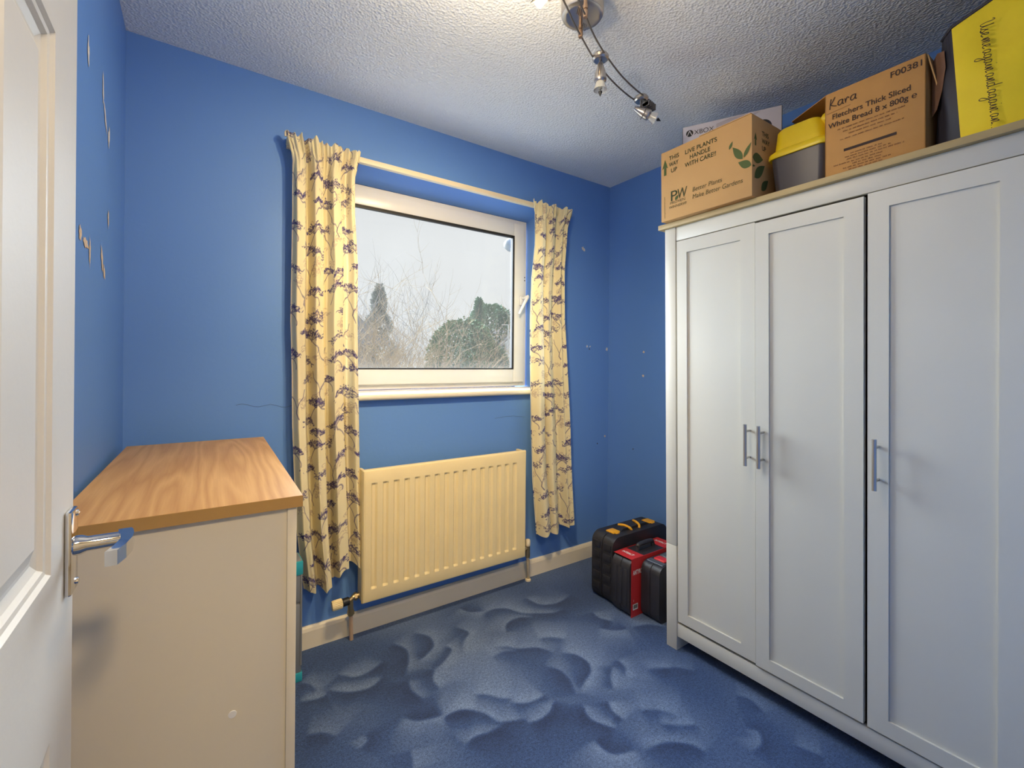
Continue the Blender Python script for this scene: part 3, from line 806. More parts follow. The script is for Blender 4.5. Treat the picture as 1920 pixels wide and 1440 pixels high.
def shaker(y0, y1, z0, z1, py0, py1, pz0, pz1, xo):
    bm = B()
    d = 0.0065
    A = [(y0, z0), (y1, z0), (y1, z1), (y0, z1)]; P = [(py0, pz0), (py1, pz0), (py1, pz1), (py0, pz1)]
    o_ = [bm.verts.new((xo, y, z)) for y, z in A]; p_ = [bm.verts.new((xo, y, z)) for y, z in P]; q_ = [bm.verts.new((xo + d, y, z)) for y, z in P]
    bk = [bm.verts.new((xo + 0.018, y, z)) for y, z in A]
    for k in range(4):
        j = (k + 1) % 4
        bm.faces.new((o_[k], o_[j], p_[j], p_[k])); bm.faces.new((p_[k], p_[j], q_[j], q_[k])); bm.faces.new((o_[k], bk[k], bk[j], o_[j]))
    bm.faces.new(q_); bm.faces.new(bk[::-1])
    return bm
doors = [(-0.0575, -0.3785, 0.1265, 1.7125, -0.103, -0.325, 0.171, 1.661, 0.0, -0.360), (-0.3815, -0.702, 0.1235, 1.7075, -0.428, -0.651, 0.166, 1.661, -0.004, -0.409), (-0.7115, -1.043, 0.121, 1.7125, -0.762, -0.981, 0.168, 1.664, -0.002, -0.738)]
for (y0, y1, z0, z1, p0, p1, q0, q1, xo, hy) in doors:
    d_ = obj('door', shaker(y0, y1, z0, z1, p0, p1, q0, q1, xo), M_ward, ward)
    bm = B(); tube(bm, [(xo - 0.034, hy, 0.842), (xo - 0.034, hy, 0.991)], 0.006, 14)
    hz = obj('handle', bm, M_steel, d_, 40)
    for z in (0.870, 0.966):
        bm = B(); tube(bm, [(xo - 0.034, hy, z), (xo + 0.001, hy, z)], 0.0042, 10); obj('post', bm, M_steel, hz, 40)

# ------------------------------------------------------------------ chest of drawers
M_chest = mat('cream_white_chest_board', (0.70, 0.64, 0.50), 0.5, var=0.02)
chest = thing('chest_of_drawers', (0.183, 1.035, 0), (0, 0, math.radians(-1.2)), 'cream chest of drawers with oak top beside the open door', 'chest of drawers')
CW, CL = 0.392, 0.885
bm = B(); box(bm, (-CW, 0, 0.896), (0, CL, 0.92), 0.001)
ct = obj('top', bm, M_oak, chest, 30)
bm = B(); box(bm, (-CW, -0.0008, 0.8965), (0, 0.0, 0.9195)); obj('edge_strip', bm, M_oak_edge, ct)
bm = B(); box(bm, (-CW + 0.004, 0.012, 0.0), (-0.0285, 0.03, 0.896)); obj('side_panel', bm, M_chest, chest)
bm = B(); box(bm, (-CW + 0.004, CL - 0.03, 0.0), (-0.0285, CL - 0.012, 0.896)); obj('side_panel', bm, M_chest, chest)
bm = B(); box(bm, (-CW + 0.004, 0.03, 0.05), (-CW + 0.01, CL - 0.03, 0.89)); obj('back_panel', bm, M_chest, chest)
bm = B(); box(bm, (-0.0285, 0.006, 0.0), (-0.0105, 0.045, 0.896), 0.0015); box(bm, (-0.0285, CL - 0.045, 0), (-0.0105, CL - 0.006, 0.896), 0.0015); box(bm, (-0.0285, 0.045, 0), (-0.0105, CL - 0.045, 0.06)); obj('front_frame', bm, M_chest, chest, 30)
for k in range(4):
    z = 0.065 + k * 0.207
    bm = B(); box(bm, (-0.0285, 0.047, z), (-0.0125, CL - 0.047, z + 0.203), 0.002); dr = obj('drawer', bm, M_chest, chest, 30)
    for y in (0.25, CL - 0.25):
        bm = B(); lathe(bm, [(0, 0.006), (0.012, 0.006), (0.018, 0.014), (0.024, 0.013), (0.026, 0.0)], (-0.0125, y, z + 0.1), (1, 0, 0), 14); obj('knob', bm, M_steel, dr, 40)
bm = B(); lathe(bm, [(0, 0.0075), (0.001, 0.007), (0.001, 0)], (-0.123, 0.0118, 0.502), (0, -1, 0), 16); obj('cover_cap', bm, mat('white_plastic_cap', (0.8, 0.8, 0.78), 0.4), chest)

# ------------------------------------------------------------------ grey case with teal clips between the chest and the curtain
M_greypl = mat('grey_case_plastic', (0.20, 0.215, 0.235), 0.45)
M_teal = mat('teal_plastic', (0.03, 0.34, 0.42), 0.4)
gb = thing('storage_case', (0.272, 1.90, 0), (0, 0, 0), 'grey plastic case with teal clips standing behind the chest of drawers', 'case')
bm = B(); box(bm, (-0.045, -0.05, 0.03), (0.055, 0.04, 0.290), 0.006); box(bm, (-0.045, -0.05, 0.297), (0.055, 0.04, 0.455), 0.006); box(bm, (-0.04, -0.045, 0.28), (0.05, 0.035, 0.31))
tube(bm, [(0.052, -0.05, 0.06), (0.052, -0.05, 0.44)], 0.004, 8)
obj('body', bm, M_greypl, gb, 30)
for z0, z1 in ((0.0, 0.034), (0.40, 0.452)):
    bm = B(); box(bm, (-0.047, -0.054, z0), (0.058, 0.043, z1), 0.004); obj('clip', bm, M_teal, gb, 30)
bm = B(); box(bm, (-0.03, -0.02, 0.455), (0.04, 0.02, 0.475), 0.004); obj('carry_grip', bm, M_teal, gb, 30)

# ------------------------------------------------------------------ tool cases in the corner
M_case = mat('black_case_plastic', (0.022, 0.022, 0.028), 0.45, bump=0.2, bscale=400)
M_case2 = mat('charcoal_case_plastic', (0.03, 0.03, 0.038), 0.42, bump=0.2, bscale=400)
M_yel = mat('yellow_latch_plastic', (0.85, 0.42, 0.02), 0.4)
M_red = mat('red_printed_card', (0.55, 0.03, 0.035), 0.45)
M_redp = mat('red_latch_plastic', (0.65, 0.03, 0.04), 0.35)
M_white = mat('white_ink', (0.85, 0.85, 0.83), 0.6)
def round_rect(w_, h_, r, n=5):
    pts = []
    for cx, cy, a0 in ((w_ - r, r, -PI / 2), (w_ - r, h_ - r, 0), (r, h_ - r, PI / 2), (r, r, PI)):
        for k in range(n + 1):
            a = a0 + PI / 2 * k / n
            pts.append((cx + r * math.cos(a), cy + r * math.sin(a)))
    return pts
def case_shell(L, W, Hh, r=0.045, ribs=True):
    """clam-shell case standing on its long edge: length on x, thickness on y"""
    bm = B()
    for y0, y1 in ((0, W / 2 - 0.002), (W / 2 + 0.002, W)):
        prism(bm, round_rect(L, Hh, r), 'y', y0, y1)
    es = [e for e in bm.edges if len(e.link_faces) == 2 and e.calc_face_angle(0) > 1.2]
    bmesh.ops.bevel(bm, geom=es, offset=0.010, segments=3, profile=0.5, affect='EDGES')
    prism(bm, [(p[0] * 0.985 + 0.0075 * L, p[1] * 0.985 + 0.0075 * Hh) for p in round_rect(L, Hh, r)], 'y', W * 0.3, W * 0.7)
    if ribs:
        for k in range(5):
            z = Hh * (0.16 + 0.155 * k)
            box(bm, (-0.004, 0.012, z), (0.01, W / 2 - 0.012, z + Hh * 0.105), 0.003); box(bm, (-0.004, W / 2 + 0.012, z), (0.01, W - 0.012, z + Hh * 0.105), 0.003)
    return bm
tc1 = thing('tool_case', (1.695, 1.563, 0), (0, 0, 0), 'black tool case with yellow latches, nearest the corner behind the red-sleeved case', 'tool case')
L1, W1, H1 = 0.43, 0.142, 0.335
obj('shell', case_shell(L1, W1, H1, 0.05), M_case, tc1, 35)
bm = B(); prism(bm, [(0.10, H1 - 0.004), (0.13, H1 + 0.012), (0.31, H1 + 0.012), (0.345, H1 - 0.004)], 'y', 0.045, 0.10); obj('handle', bm, M_case, tc1, 30)
for x in (0.055, 0.335):
    bm = B(); box(bm, (x, 0.045, H1 - 0.006), (x + 0.05, 0.098, H1 + 0.006), 0.003); box(bm, (x + 0.012, 0.035, H1 - 0.02), (x + 0.038, 0.05, H1 + 0.003), 0.003); obj('latch', bm, M_yel, tc1, 30)
for x, sgn in ((0.15, 1), (0.268, -1)):
    bm = B(); tube(bm, spline([(x, 0.10, H1 + 0.013), (x + 0.012 * sgn, 0.07, H1 + 0.017), (x + 0.022 * sgn, 0.04, H1 + 0.010), (x + 0.03 * sgn, 0.034, H1 - 0.002)], 5), 0.0065, 8); obj('handle_hinge', bm, M_yel, tc1, 40)
tc2 = thing('tool_case', (1.682, 1.444, 0), (0, 0, 0), 'black tool case in a red card sleeve, middle of the three cases', 'tool case')
L2, W2, H2 = 0.36, 0.108, 0.275
obj('shell', case_shell(L2, W2, H2, 0.045, False), M_case2, tc2, 35)
bm = B()
for k in range(3): box(bm, (-0.003, 0.012 + k * 0.032, 0.05), (0.01, 0.032 + k * 0.032, H2 - 0.05), 0.003)
obj('end_rib', bm, M_case2, tc2, 30)
bm = B(); tube(bm, spline([(0.12, 0.055, H2 - 0.004), (0.125, 0.055, H2 + 0.022), (0.145, 0.055, H2 + 0.03), (0.215, 0.055, H2 + 0.03), (0.235, 0.055, H2 + 0.022), (0.24, 0.055, H2 - 0.004)], 5), 0.011, 10); obj('handle', bm, M_case2, tc2, 40)
bm = B()
t = 0.0015
for x0, x1 in ((0.012, 0.10), (0.262, 0.35)):
    box(bm, (x0, -t, H2 + 0.0005), (x1, W2 + t, H2 + 0.002))
box(bm, (0.012, -2 * t, 0.0), (0.35, -t * 0.7, H2 + 0.002)); box(bm, (0.05, W2 + t * 0.7, 0.02), (0.35, W2 + 2 * t, H2 + 0.002))
sl = obj('card_sleeve', bm, M_red, tc2)
text('printed_text', 'INTERCT', M_white, sl, (0.048, 0.092, H2 + 0.002), (0, -1, 0), (1, 0, 0), 0.024, 0.72, bold=0.02)
text('printed_text', 'INTERCT', M_white, sl, (0.298, 0.092, H2 + 0.002), (0, -1, 0), (1, 0, 0), 0.024, 0.72, bold=0.02)
text('printed_text', 'ANTYRCT', M_white, sl, (0.022, -2 * t, H2 - 0.075), (1, 0, 0), (0, 0, 1), 0.03, 0.52, bold=0.02)
text('printed_text', '1', M_white, sl, (0.024, -2 * t, 0.072), (1, 0, 0), (0, 0, 1), 0.016)
bm = B(); flat(bm, [(0, 0), (0.036, 0), (0.036, 0.028), (0, 0.028)], (0.022, -2 * t, 0.033), (1, 0, 0), (0, 0, 1)); lb = obj('barcode_label', bm, M_white, sl)
bm = B()
for k in range(11):
    flat(bm, [(0.004 + k * 0.0026, 0.006), (0.0054 + k * 0.0026 + 0.0004 * (k % 3), 0.006), (0.0054 + k * 0.0026 + 0.0004 * (k % 3), 0.024), (0.004 + k * 0.0026, 0.024)], (0.022, -2 * t, 0.033), (1, 0, 0), (0, 0, 1), 0.0012)
obj('bar_stripes', bm, M_black, lb)
tc3 = thing('tool_case', (1.752, 1.328, 0), (0, 0, 0), 'charcoal tool case with a red latch, closest to the wardrobe', 'tool case')
L3, W3, H3 = 0.36, 0.104, 0.262
obj('shell', case_shell(L3, W3, H3, 0.04, False), M_case2, tc3, 35)
bm = B(); prism(bm, [(0.004, H3 - 0.035), (0.035, H3 + 0.001), (0.06, H3 + 0.004), (0.06, H3 - 0.01), (0.02, H3 - 0.04)], 'y', 0.008, W3 - 0.008); obj('corner_plate', bm, mat('slate_grey_plastic', (0.075, 0.09, 0.115), 0.35), tc3, 30)
bm = B(); box(bm, (0.062, 0.022, H3 - 0.004), (0.108, W3 - 0.02, H3 + 0.010), 0.007, 3); obj('latch', bm, M_redp, tc3, 30)
bm = B(); box(bm, (0.11, 0.02, H3 - 0.004), (0.26, W3 - 0.02, H3 + 0.012), 0.006, 3); obj('handle', bm, mat('slate_grey_plastic', (0.075, 0.09, 0.115), 0.35), tc3, 30)

# ------------------------------------------------------------------ things on top of the wardrobe
def top_z(x):
    return 1.7949 + 0.0004 + TILT * (x - 1.664)
M_card = mat('brown_cardboard', (0.62, 0.37, 0.15), 0.85, var=0.05, vscale=14)
M_card2 = mat('darker_brown_cardboard', (0.52, 0.27, 0.085), 0.85, var=0.10, vscale=18)
M_green = mat('dark_green_ink', (0.035, 0.055, 0.02), 0.8)
M_leaf = mat('leaf_green_ink', (0.085, 0.12, 0.035), 0.8)
M_ink = mat('dark_brown_ink', (0.045, 0.025, 0.02), 0.8)
M_ink2 = mat('faded_brown_ink', (0.22, 0.10, 0.045), 0.85)
# plant box; front faces -x. local: x depth, y left, z up
pb = thing('cardboard_box', (1.588, 1.209, top_z(1.66)), (0, -TILT, 0), 'brown cardboard plant delivery box with green leaf print on the wardrobe end', 'box')
PW, PH, PD = 0.378, 0.286, 0.40
bm = B(); box(bm, (0, -PW, 0), (PD, 0, PH), 0.002); carton = obj('carton', bm, M_card, pb, 30)
bm = B(); box(bm, (0.0, -PW + 0.004, PH + 0.0005), (PD * 0.5, -0.175, PH + 0.0035)); obj('lid_flap', bm, M_card, pb)
bm = B(); box(bm, (0.004, -PW, -0.0006), (0.05, -0.20, 0.0003)); 
obj('bottom_flap', bm, M_card2, pb)
FR, FU = (0, -1, 0), (0, 0, 1)
def ptxt(s, y, z, size, **k): return text('printed_text', s, k.pop('m', M_green), carton, (-0.0003, -y, z), FR, FU, size, **k)
for ln, yc, z, fw in (('THIS', 0.040, 0.2425, 0.046), ('WAY', 0.040, 0.2165, 0.044), ('UP', 0.048, 0.1905, 0.028)):
    ptxt(ln, yc, z, 0.0235, fitw=fw, bold=0.012)
for ln, yc, z, fw in (('LIVE PLANTS', 0.113, 0.2405, 0.134), ('HANDLE', 0.134, 0.215, 0.086), ('WITH CARE!!', 0.113, 0.1895, 0.132)):
    ptxt(ln, yc, z, 0.0235, fitw=fw, bold=0.012)
ptxt('Better Plants', 0.145, 0.0835, 0.025, fitw=0.121, shear=0.12, bold=-0.006)
ptxt('Make Better Gardens', 0.145, 0.0555, 0.025, fitw=0.199, shear=0.12, bold=-0.006)
ptxt('P', 0.043, 0.0745, 0.058, fitw=0.030); ptxt('W', 0.076, 0.0745, 0.058, fitw=0.044, shear=0.1)
ptxt('PROVEN', 0.043, 0.0615, 0.0155, fitw=0.069, bold=-0.006); ptxt('WINNERS\u00ae', 0.039, 0.0445, 0.0155, fitw=0.081, bold=-0.006)
def arrow(org, r_, u_, s):
    bm = B()
    flat(bm, [(x * s * 0.56, z * s) for x, z in ((0.3, 0), (0.72, 0), (0.68, 0.62), (0.98, 0.52), (0.52, 1.25), (0.02, 0.52), (0.34, 0.62))], org, r_, u_)
    return obj('printed_arrow', bm, M_leaf, carton)
arrow((-0.0003, -0.0055, 0.188), FR, FU, 0.052)
arrow((0.012, -PW - 0.0003, 0.180), (1, 0, 0), FU, 0.037)
def leaf(p, q, wd, org, r_):
    """leaf shape between two points of a carton face"""
    p, q = Vector(p), Vector(q)
    d = q - p; n_ = Vector((-d.y, d.x)).normalized()
    ts = [k / 9 for k in range(10)]
    up_ = [p + d * t + n_ * wd * math.sin(PI * t ** 0.8) for t in ts]
    dn_ = [p + d * t - n_ * wd * 0.9 * math.sin(PI * t ** 0.8) for t in ts[1:-1]][::-1]
    bm = B(); flat(bm, [tuple(v) for v in up_ + dn_], org, r_, FU)
    return obj('printed_leaf', bm, M_leaf, carton)
F0, S0, SR = (-0.0003, 0, 0), (0, -PW - 0.0003, 0), (1, 0, 0)
leaf((0.296, 0.190), (0.309, 0.216), 0.0055, F0, FR)
leaf((0.345, 0.139), (0.309, 0.193), 0.013, F0, FR)
leaf((0.349, 0.142), (0.3765, 0.187), 0.0075, F0, FR)
leaf((0.376, 0.106), (0.329, 0.132), 0.0145, F0, FR)
leaf((0.068, 0.074), (0.083, 0.091), 0.007, F0, FR)
leaf((0.001, 0.104), (0.020, 0.108), 0.004, S0, SR)
leaf((0.002, 0.134), (0.074, 0.141), 0.019, S0, SR)
leaf((0.015, 0.066), (0.086, 0.122), 0.019, S0, SR)
leaf((0.062, 0.030), (0.110, 0.074), 0.016, S0, SR)
for i, ln in enumerate(('THIS', 'WAY', 'UP')): text('printed_text', ln, M_green, carton, (0.066, -PW - 0.0003, 0.226 - 0.026 * i), SR, FU, 0.0235, bold=0.012)
text('printed_text', 'www.provenwinners.com', M_green, carton, (-0.0003, -0.020, 0.012), (0, 0, 1), (0, 1, 0), 0.0085, 1.0)

# white console carton lying on the plant box
M_xw = mat('white_printed_card', (0.66, 0.63, 0.70), 0.5, var=0.03)
xb = thing('console_box', (1.757, 1.227, 2.0935), (0, -TILT * 0.9, math.radians(26.4)), 'white games console box lying on the plant delivery box', 'box')
bm = B(); box(bm, (0, -0.376, 0), (0.15, 0, 0.156), 0.002); xc = obj('carton', bm, M_xw, xb, 30)
for ya, yb_ in ((-0.0003, 0.002), (-0.378, -0.3757)):
    bm = B(); box(bm, (0.002, ya, 0.001), (0.148, yb_, 0.155)); obj('end_panel', bm, mat('charcoal_card', (0.05, 0.05, 0.06), 0.5), xb)
text('printed_text', 'XBOX', M_black, xc, (-0.0003, -0.046, 0.114), FR, FU, 0.028, 1.02, bold=-0.006)
bm = B()
def disc(bm, cx, cz, rx, rz, lift, n=28, org=(-0.0003, 0, 0)): flat(bm, [(cx + rx * math.cos(2 * PI * k / n), cz + rz * math.sin(2 * PI * k / n)) for k in range(n)], org, FR, FU, lift)
disc(bm, 0.028, 0.1235, 0.0145, 0.0145, 0.0008)
lg = obj('sphere_logo', bm, M_black, xc)
bm = B()
for sgn in (-1, 1):
    ribbon(bm, [(0.028 + sgn * t_ * 0.010, 0.1345 - 0.021 * t_) for t_ in (0.0, 0.3, 0.6, 1.0)], 0.0032, (-0.0003, 0, 0), FR, FU, 0.0012)
obj('logo_cross', bm, M_xw, lg)
bm = B(); disc(bm, 0.310, 0.082, 0.032, 0.032, 0.0008, 36); obj('printed_disc', bm, mat('black_ink', (0.02, 0.018, 0.025), 0.6), xc)
bm = B(); flat(bm, [(0.135, 0.14), (0.19, 0.151), (0.30, 0.151), (0.27, 0.135), (0.255, 0.12), (0.135, 0.12)], (-0.0003, 0, 0), FR, FU); obj('printed_shape', bm, mat('lilac_grey_ink', (0.50, 0.46, 0.52), 0.6), xc)

# grey tub with yellow lid
M_tub = mat('dark_grey_tub_plastic', (0.065, 0.058, 0.068), 0.4)
M_lid = mat('yellow_lid_plastic', (0.80, 0.58, 0.012), 0.35)
tb = thing('storage_tub', (1.665, 0.717, top_z(1.70)), (0, -TILT, 0), 'dark grey tub with a domed yellow lid between the two cardboard boxes', 'tub')
def loft(bm, secs, n=5):
    """secs: (x0,x1,y0,y1,z,r) rounded rectangles joined"""
    R = []
    for x0, x1, y0, y1, z, r in secs:
        R.append([bm.verts.new((x0 + p[0], y0 + p[1], z)) for p in round_rect(x1 - x0, y1 - y0, r, n)])
    for a, b_ in zip(R, R[1:]):
        m_ = len(a)
        for k in range(m_): bm.faces.new((a[k], a[(k + 1) % m_], b_[(k + 1) % m_], b_[k]))
    bm.faces.new(R[0]); bm.faces.new(R[-1][::-1])
    return bm
bm = loft(B(), [(0.006, 0.20, -0.078, 0.074, 0, 0.02), (0.0, 0.206, -0.082, 0.078, 0.006, 0.024), (-0.008, 0.214, -0.090, 0.090, 0.134, 0.026)]); body = obj('body', bm, M_tub, tb, 40)
bm = loft(B(), [(-0.014, 0.22, -0.098, 0.098, 0.128, 0.03), (-0.016, 0.222, -0.10, 0.10, 0.134, 0.032), (-0.013, 0.219, -0.097, 0.097, 0.146, 0.03), (0.0, 0.206, -0.080, 0.084, 0.158, 0.03), (0.006, 0.20, -0.066, 0.078, 0.222, 0.03), (0.014, 0.192, -0.056, 0.070, 0.232, 0.028)]); lid = obj('lid', bm, M_lid, tb, 40)
bm = B()
tube(bm, spline([(0.04, -0.062, 0.222), (0.04, -0.080, 0.212), (0.04, -0.092, 0.190), (0.04, -0.094, 0.165), (0.04, -0.097, 0.14)], 5), 0.020, 12, r1=0.022)
obj('lid_clip', bm, M_lid, lid, 50)

# bread box, open topped, flaps folded out
bb = thing('cardboard_box', (1.652, 0.631, top_z(1.70)), (0, -TILT, 0), 'brown bread carton with open flaps between yellow-lidded tub and yellow bag', 'box')
BW, BH, BD = 0.246, 0.272, 0.33
bm = B()
prism(bm, [(0, 0), (0, -BW), (BD, -BW), (BD, 0)], 'z', 0, 0.003)
for lo, hi in (((0, -BW, 0), (0.004, 0, BH)), ((BD - 0.004, -BW, 0), (BD, 0, BH)), ((0, -0.004, 0), (BD, 0, BH)), ((0, -BW, 0), (BD, -BW + 0.004, BH))): box(bm, lo, hi, 0.0012)
bc = obj('carton', bm, M_card2, bb, 30)
def slab(bm, p, n_, th=0.003):
    n_ = Vector(n_).normalized() * th
    a = [bm.verts.new(Vector(q)) for q in p]; c = [bm.verts.new(Vector(q) + n_) for q in p]
    bm.faces.new(a); bm.faces.new(c[::-1])
    k = len(p)
    for i in range(k): bm.faces.new((a[i], a[(i + 1) % k], c[(i + 1) % k], c[i]))
bm = B(); slab(bm, [(0.004, 0.0, BH - 0.002), (BD, 0.0, BH - 0.002), (BD, 0.215, BH + 0.085), (0.15, 0.165, BH + 0.03)], (0, -0.4, 1)); obj('flap', bm, M_card2, bb)
bm = B(); slab(bm, [(0.006, -BW, BH - 0.002), (BD, -BW, BH - 0.002), (BD, -BW - 0.012, BH - 0.15), (0.03, -BW - 0.022, BH - 0.12)], (0, -1, 0)); obj('flap', bm, M_card, bb)
def btxt(s, y, z, size, m_=M_ink, **k): return text('printed_text', s, m_, bc, (-0.0003, -y, z), FR, FU, size, **k)
btxt('F00381', 0.166, 0.242, 0.024, bold=0.008, fitw=0.070)
btxt('Fletchers Thick Sliced', 0.020, 0.186, 0.0225, bold=0.012, wscale=0.98)
btxt('White Bread 8 x 800g \u212e', 0.010, 0.160, 0.0225, bold=0.012, wscale=0.98)
def scrib(bm, x0, x1, z, hgt, seed):
    rnd = random.Random(seed); x = x0
    while x < x1:
        l = min(rnd.uniform(0.006, 0.018), x1 - x)
        k = 0
        while k < l - 0.0015:
            w_ = rnd.uniform(0.0008, 0.0022)
            flat(bm, [(x + k, z), (x + k + w_, z), (x + k + w_, z + hgt * rnd.uniform(0.55, 1)), (x + k, z + hgt * rnd.uniform(0.55, 1))], (-0.0003, 0, 0), FR, FU)
            k += w_ + 0.0009
        x += l + 0.003
for blk in ([(0.035, 0.205, 0.146), (0.05, 0.185, 0.135), (0.065, 0.168, 0.124), (0.042, 0.20, 0.112)], [(0.07, 0.15, 0.061), (0.055, 0.17, 0.053), (0.06, 0.20, 0.045), (0.025, 0.15, 0.036), (0.075, 0.15, 0.028), (0.05, 0.17, 0.020), (0.065, 0.15, 0.0125), (0.065, 0.145, 0.006)]):
    bm = B()
    for i, (x0, x1, z) in enumerate(blk): scrib(bm, x0, x1, z, 0.0045, i + len(blk))
    obj('small_print', bm, M_ink2, bc)
bm = B(); flat(bm, [(0.052, 0.074), (0.182, 0.074), (0.182, 0.082), (0.052, 0.082)], (-0.0003, 0, 0), FR, FU); obj('printed_bar', bm, M_ink, bc)
bm = B(); flat(bm, [(0.005, 0.2075), (0.07, 0.2115), (0.07, 0.2125), (0.005, 0.2085)], (-0.0003, 0, 0), FR, FU); obj('printed_line', bm, M_ink2, bc)
# brush-drawn name on the box
bm = B()
def brush(pts, sc_, ox, oz, wd=0.0028): ribbon(bm, [(ox + p.x * sc_, oz + p.y * sc_) for p in spline([(a, c, 0) for a, c in pts], 5)], wd, (-0.0003, 0, 0), FR, FU)
s_ = 0.022
brush([(0.25, 1.35), (0.15, 0.6), (0.1, -0.1)], s_, 0.012, 0.222); brush([(0.75, 1.45), (0.3, 0.65), (0.2, 0.55), (0.5, 0.3), (0.95, 0.1)], s_, 0.012, 0.222)
for ox in (1.1, 2.62):
    brush([(0.55, 0.75), (0.15, 0.7), (0.0, 0.3), (0.2, 0.05), (0.5, 0.3), (0.6, 0.75), (0.55, 0.2), (0.75, 0.05)], s_, 0.012 + ox * s_, 0.222)
brush([(0.0, 0.7), (0.1, 0.05)], s_, 0.012 + 1.95 * s_, 0.222); brush([(0.08, 0.25), (0.28, 0.75), (0.52, 0.55)], s_, 0.012 + 1.95 * s_, 0.222)
obj('printed_name', bm, M_ink, bc)

# yellow and black shopping bag
M_bag = mat('yellow_woven_bag', (0.95, 0.68, 0.012), 0.6, var=0.12, vscale=12, bump=0.5, bscale=22)
M_bagb = mat('black_woven_bag', (0.022, 0.02, 0.032), 0.6, var=0.2, vscale=10, bump=0.5, bscale=25)
bg_ = thing('shopping_bag', (1.648, 0.325, top_z(1.70)), (0, -TILT, 0), 'yellow and black reusable shopping bag standing at the near end of the wardrobe top', 'bag')
def sheet(name, p00, p10, p11, p01, nx, ny, bulge, m_, parent, seed, inward):
    """a creased cloth panel between four corners"""
    bm = B(); rnd = random.Random(seed)
    ph = [rnd.uniform(0, 6) for _ in range(6)]
    p00, p10, p11, p01 = map(Vector, (p00, p10, p11, p01))
    n_ = Vector(inward).normalized()
    V = []
    for j in range(ny + 1):
        row = []
        for i in range(nx + 1):
            u, v = i / nx, j / ny
            p = (p00 * (1 - u) + p10 * u) * (1 - v) + (p01 * (1 - u) + p11 * u) * v
            e = math.sin(PI * u) * math.sin(PI * min(v, 0.98))
            p = p + n_ * (-bulge * e + 0.0035 * e ** 0.5 * (math.sin(5 * u + 3 * v + ph[0]) * math.sin(9 * v - 2 * u + ph[1]) + 0.6 * math.sin(13 * u * v + ph[2])))
            row.append(bm.verts.new(p))
        V.append(row)
    for a, c in zip(V, V[1:]):
        for i in range(nx): bm.faces.new((a[i], a[i + 1], c[i + 1], c[i]))
    return obj(name, bm, m_, parent, 60)
P0, P1, P2, P3, P4 = (0, 0), (0.012, -0.20), (0.29, -0.20), (0.29, 0.02), (0.05, 0.050)
sheet('front_panel', (0.004, -0.010, 0), (P1[0], P1[1], 0), (0.012, -0.20, 0.385), (0.0, 0.008, 0.305), 20, 26, 0.006, M_bag, bg_, 1, (1, 0, 0))
sheet('side_panel', (P4[0], P4[1], 0), (0.004, -0.010, 0), (0.001, 0.008, 0.303), (P4[0] - 0.01, P4[1] - 0.015, 0.30), 14, 22, 0.008, M_bagb, bg_, 2, (0.6, -0.8, 0))
sheet('back_panel', (P2[0], P2[1], 0), (P3[0], P3[1], 0), (P3[0], P3[1], 0.31), (P2[0], P2[1], 0.36), 8, 10, 0.004, M_bagb, bg_, 3, (-1, 0, 0))
sheet('side_panel', (P1[0], P1[1], 0), (P2[0], P2[1], 0), (P2[0], P2[1], 0.36), (0.012, -0.20, 0.383), 8, 10, 0.004, M_bagb, bg_, 4, (0, 1, 0))
sheet('side_panel', (P3[0], P3[1], 0), (P4[0], P4[1], 0), (P4[0] - 0.01, P4[1] - 0.015, 0.30), (P3[0], P3[1], 0.31), 8, 10, 0.004, M_bagb, bg_, 5, (-0.3, -1, 0))
bm = B(); tube(bm, [(P4[0] - 0.012, P4[1] - 0.016, 0.303), (0.001, 0.009, 0.308), (0.013, -0.2, 0.388)], 0.005, 8); obj('rim', bm, M_bagb, bg_, 50)
bm = B(); bmesh.ops.create_icosphere(bm, subdivisions=3, radius=1.0)
for v in bm.verts:
    q = v.co.copy(); k = 1 + 0.10 * math.sin(5 * q.x + 2 * q.y) * math.sin(4 * q.z + q.y * 3)
    v.co = Vector((0.15 + q.x * 0.115 * k, -0.10 + q.y * 0.085 * k, 0.30 + q.z * 0.115 * k))
obj('dark_contents', bm, mat('dark_fabric_contents', (0.018, 0.018, 0.022), 0.8, bump=0.4, bscale=40), bg_, 60)
# brown printed patch on the black side
bm = B()
rt = Vector((0.004 - P4[0], -0.010 - P4[1], 0)).normalized()
flat(bm, [(0.004, 0.10), (0.02, 0.115), (0.036, 0.16), (0.046, 0.215), (0.042, 0.262), (0.02, 0.268), (0.004, 0.25)], Vector((P4[0], P4[1], 0)) - Vector((0.6, -0.8, 0)) * 0.0, rt, (0, 0, 1), 0.0135); obj('side_print', bm, mat('brown_bag_print', (0.17, 0.085, 0.05), 0.7, var=0.3, vscale=30), bg_)
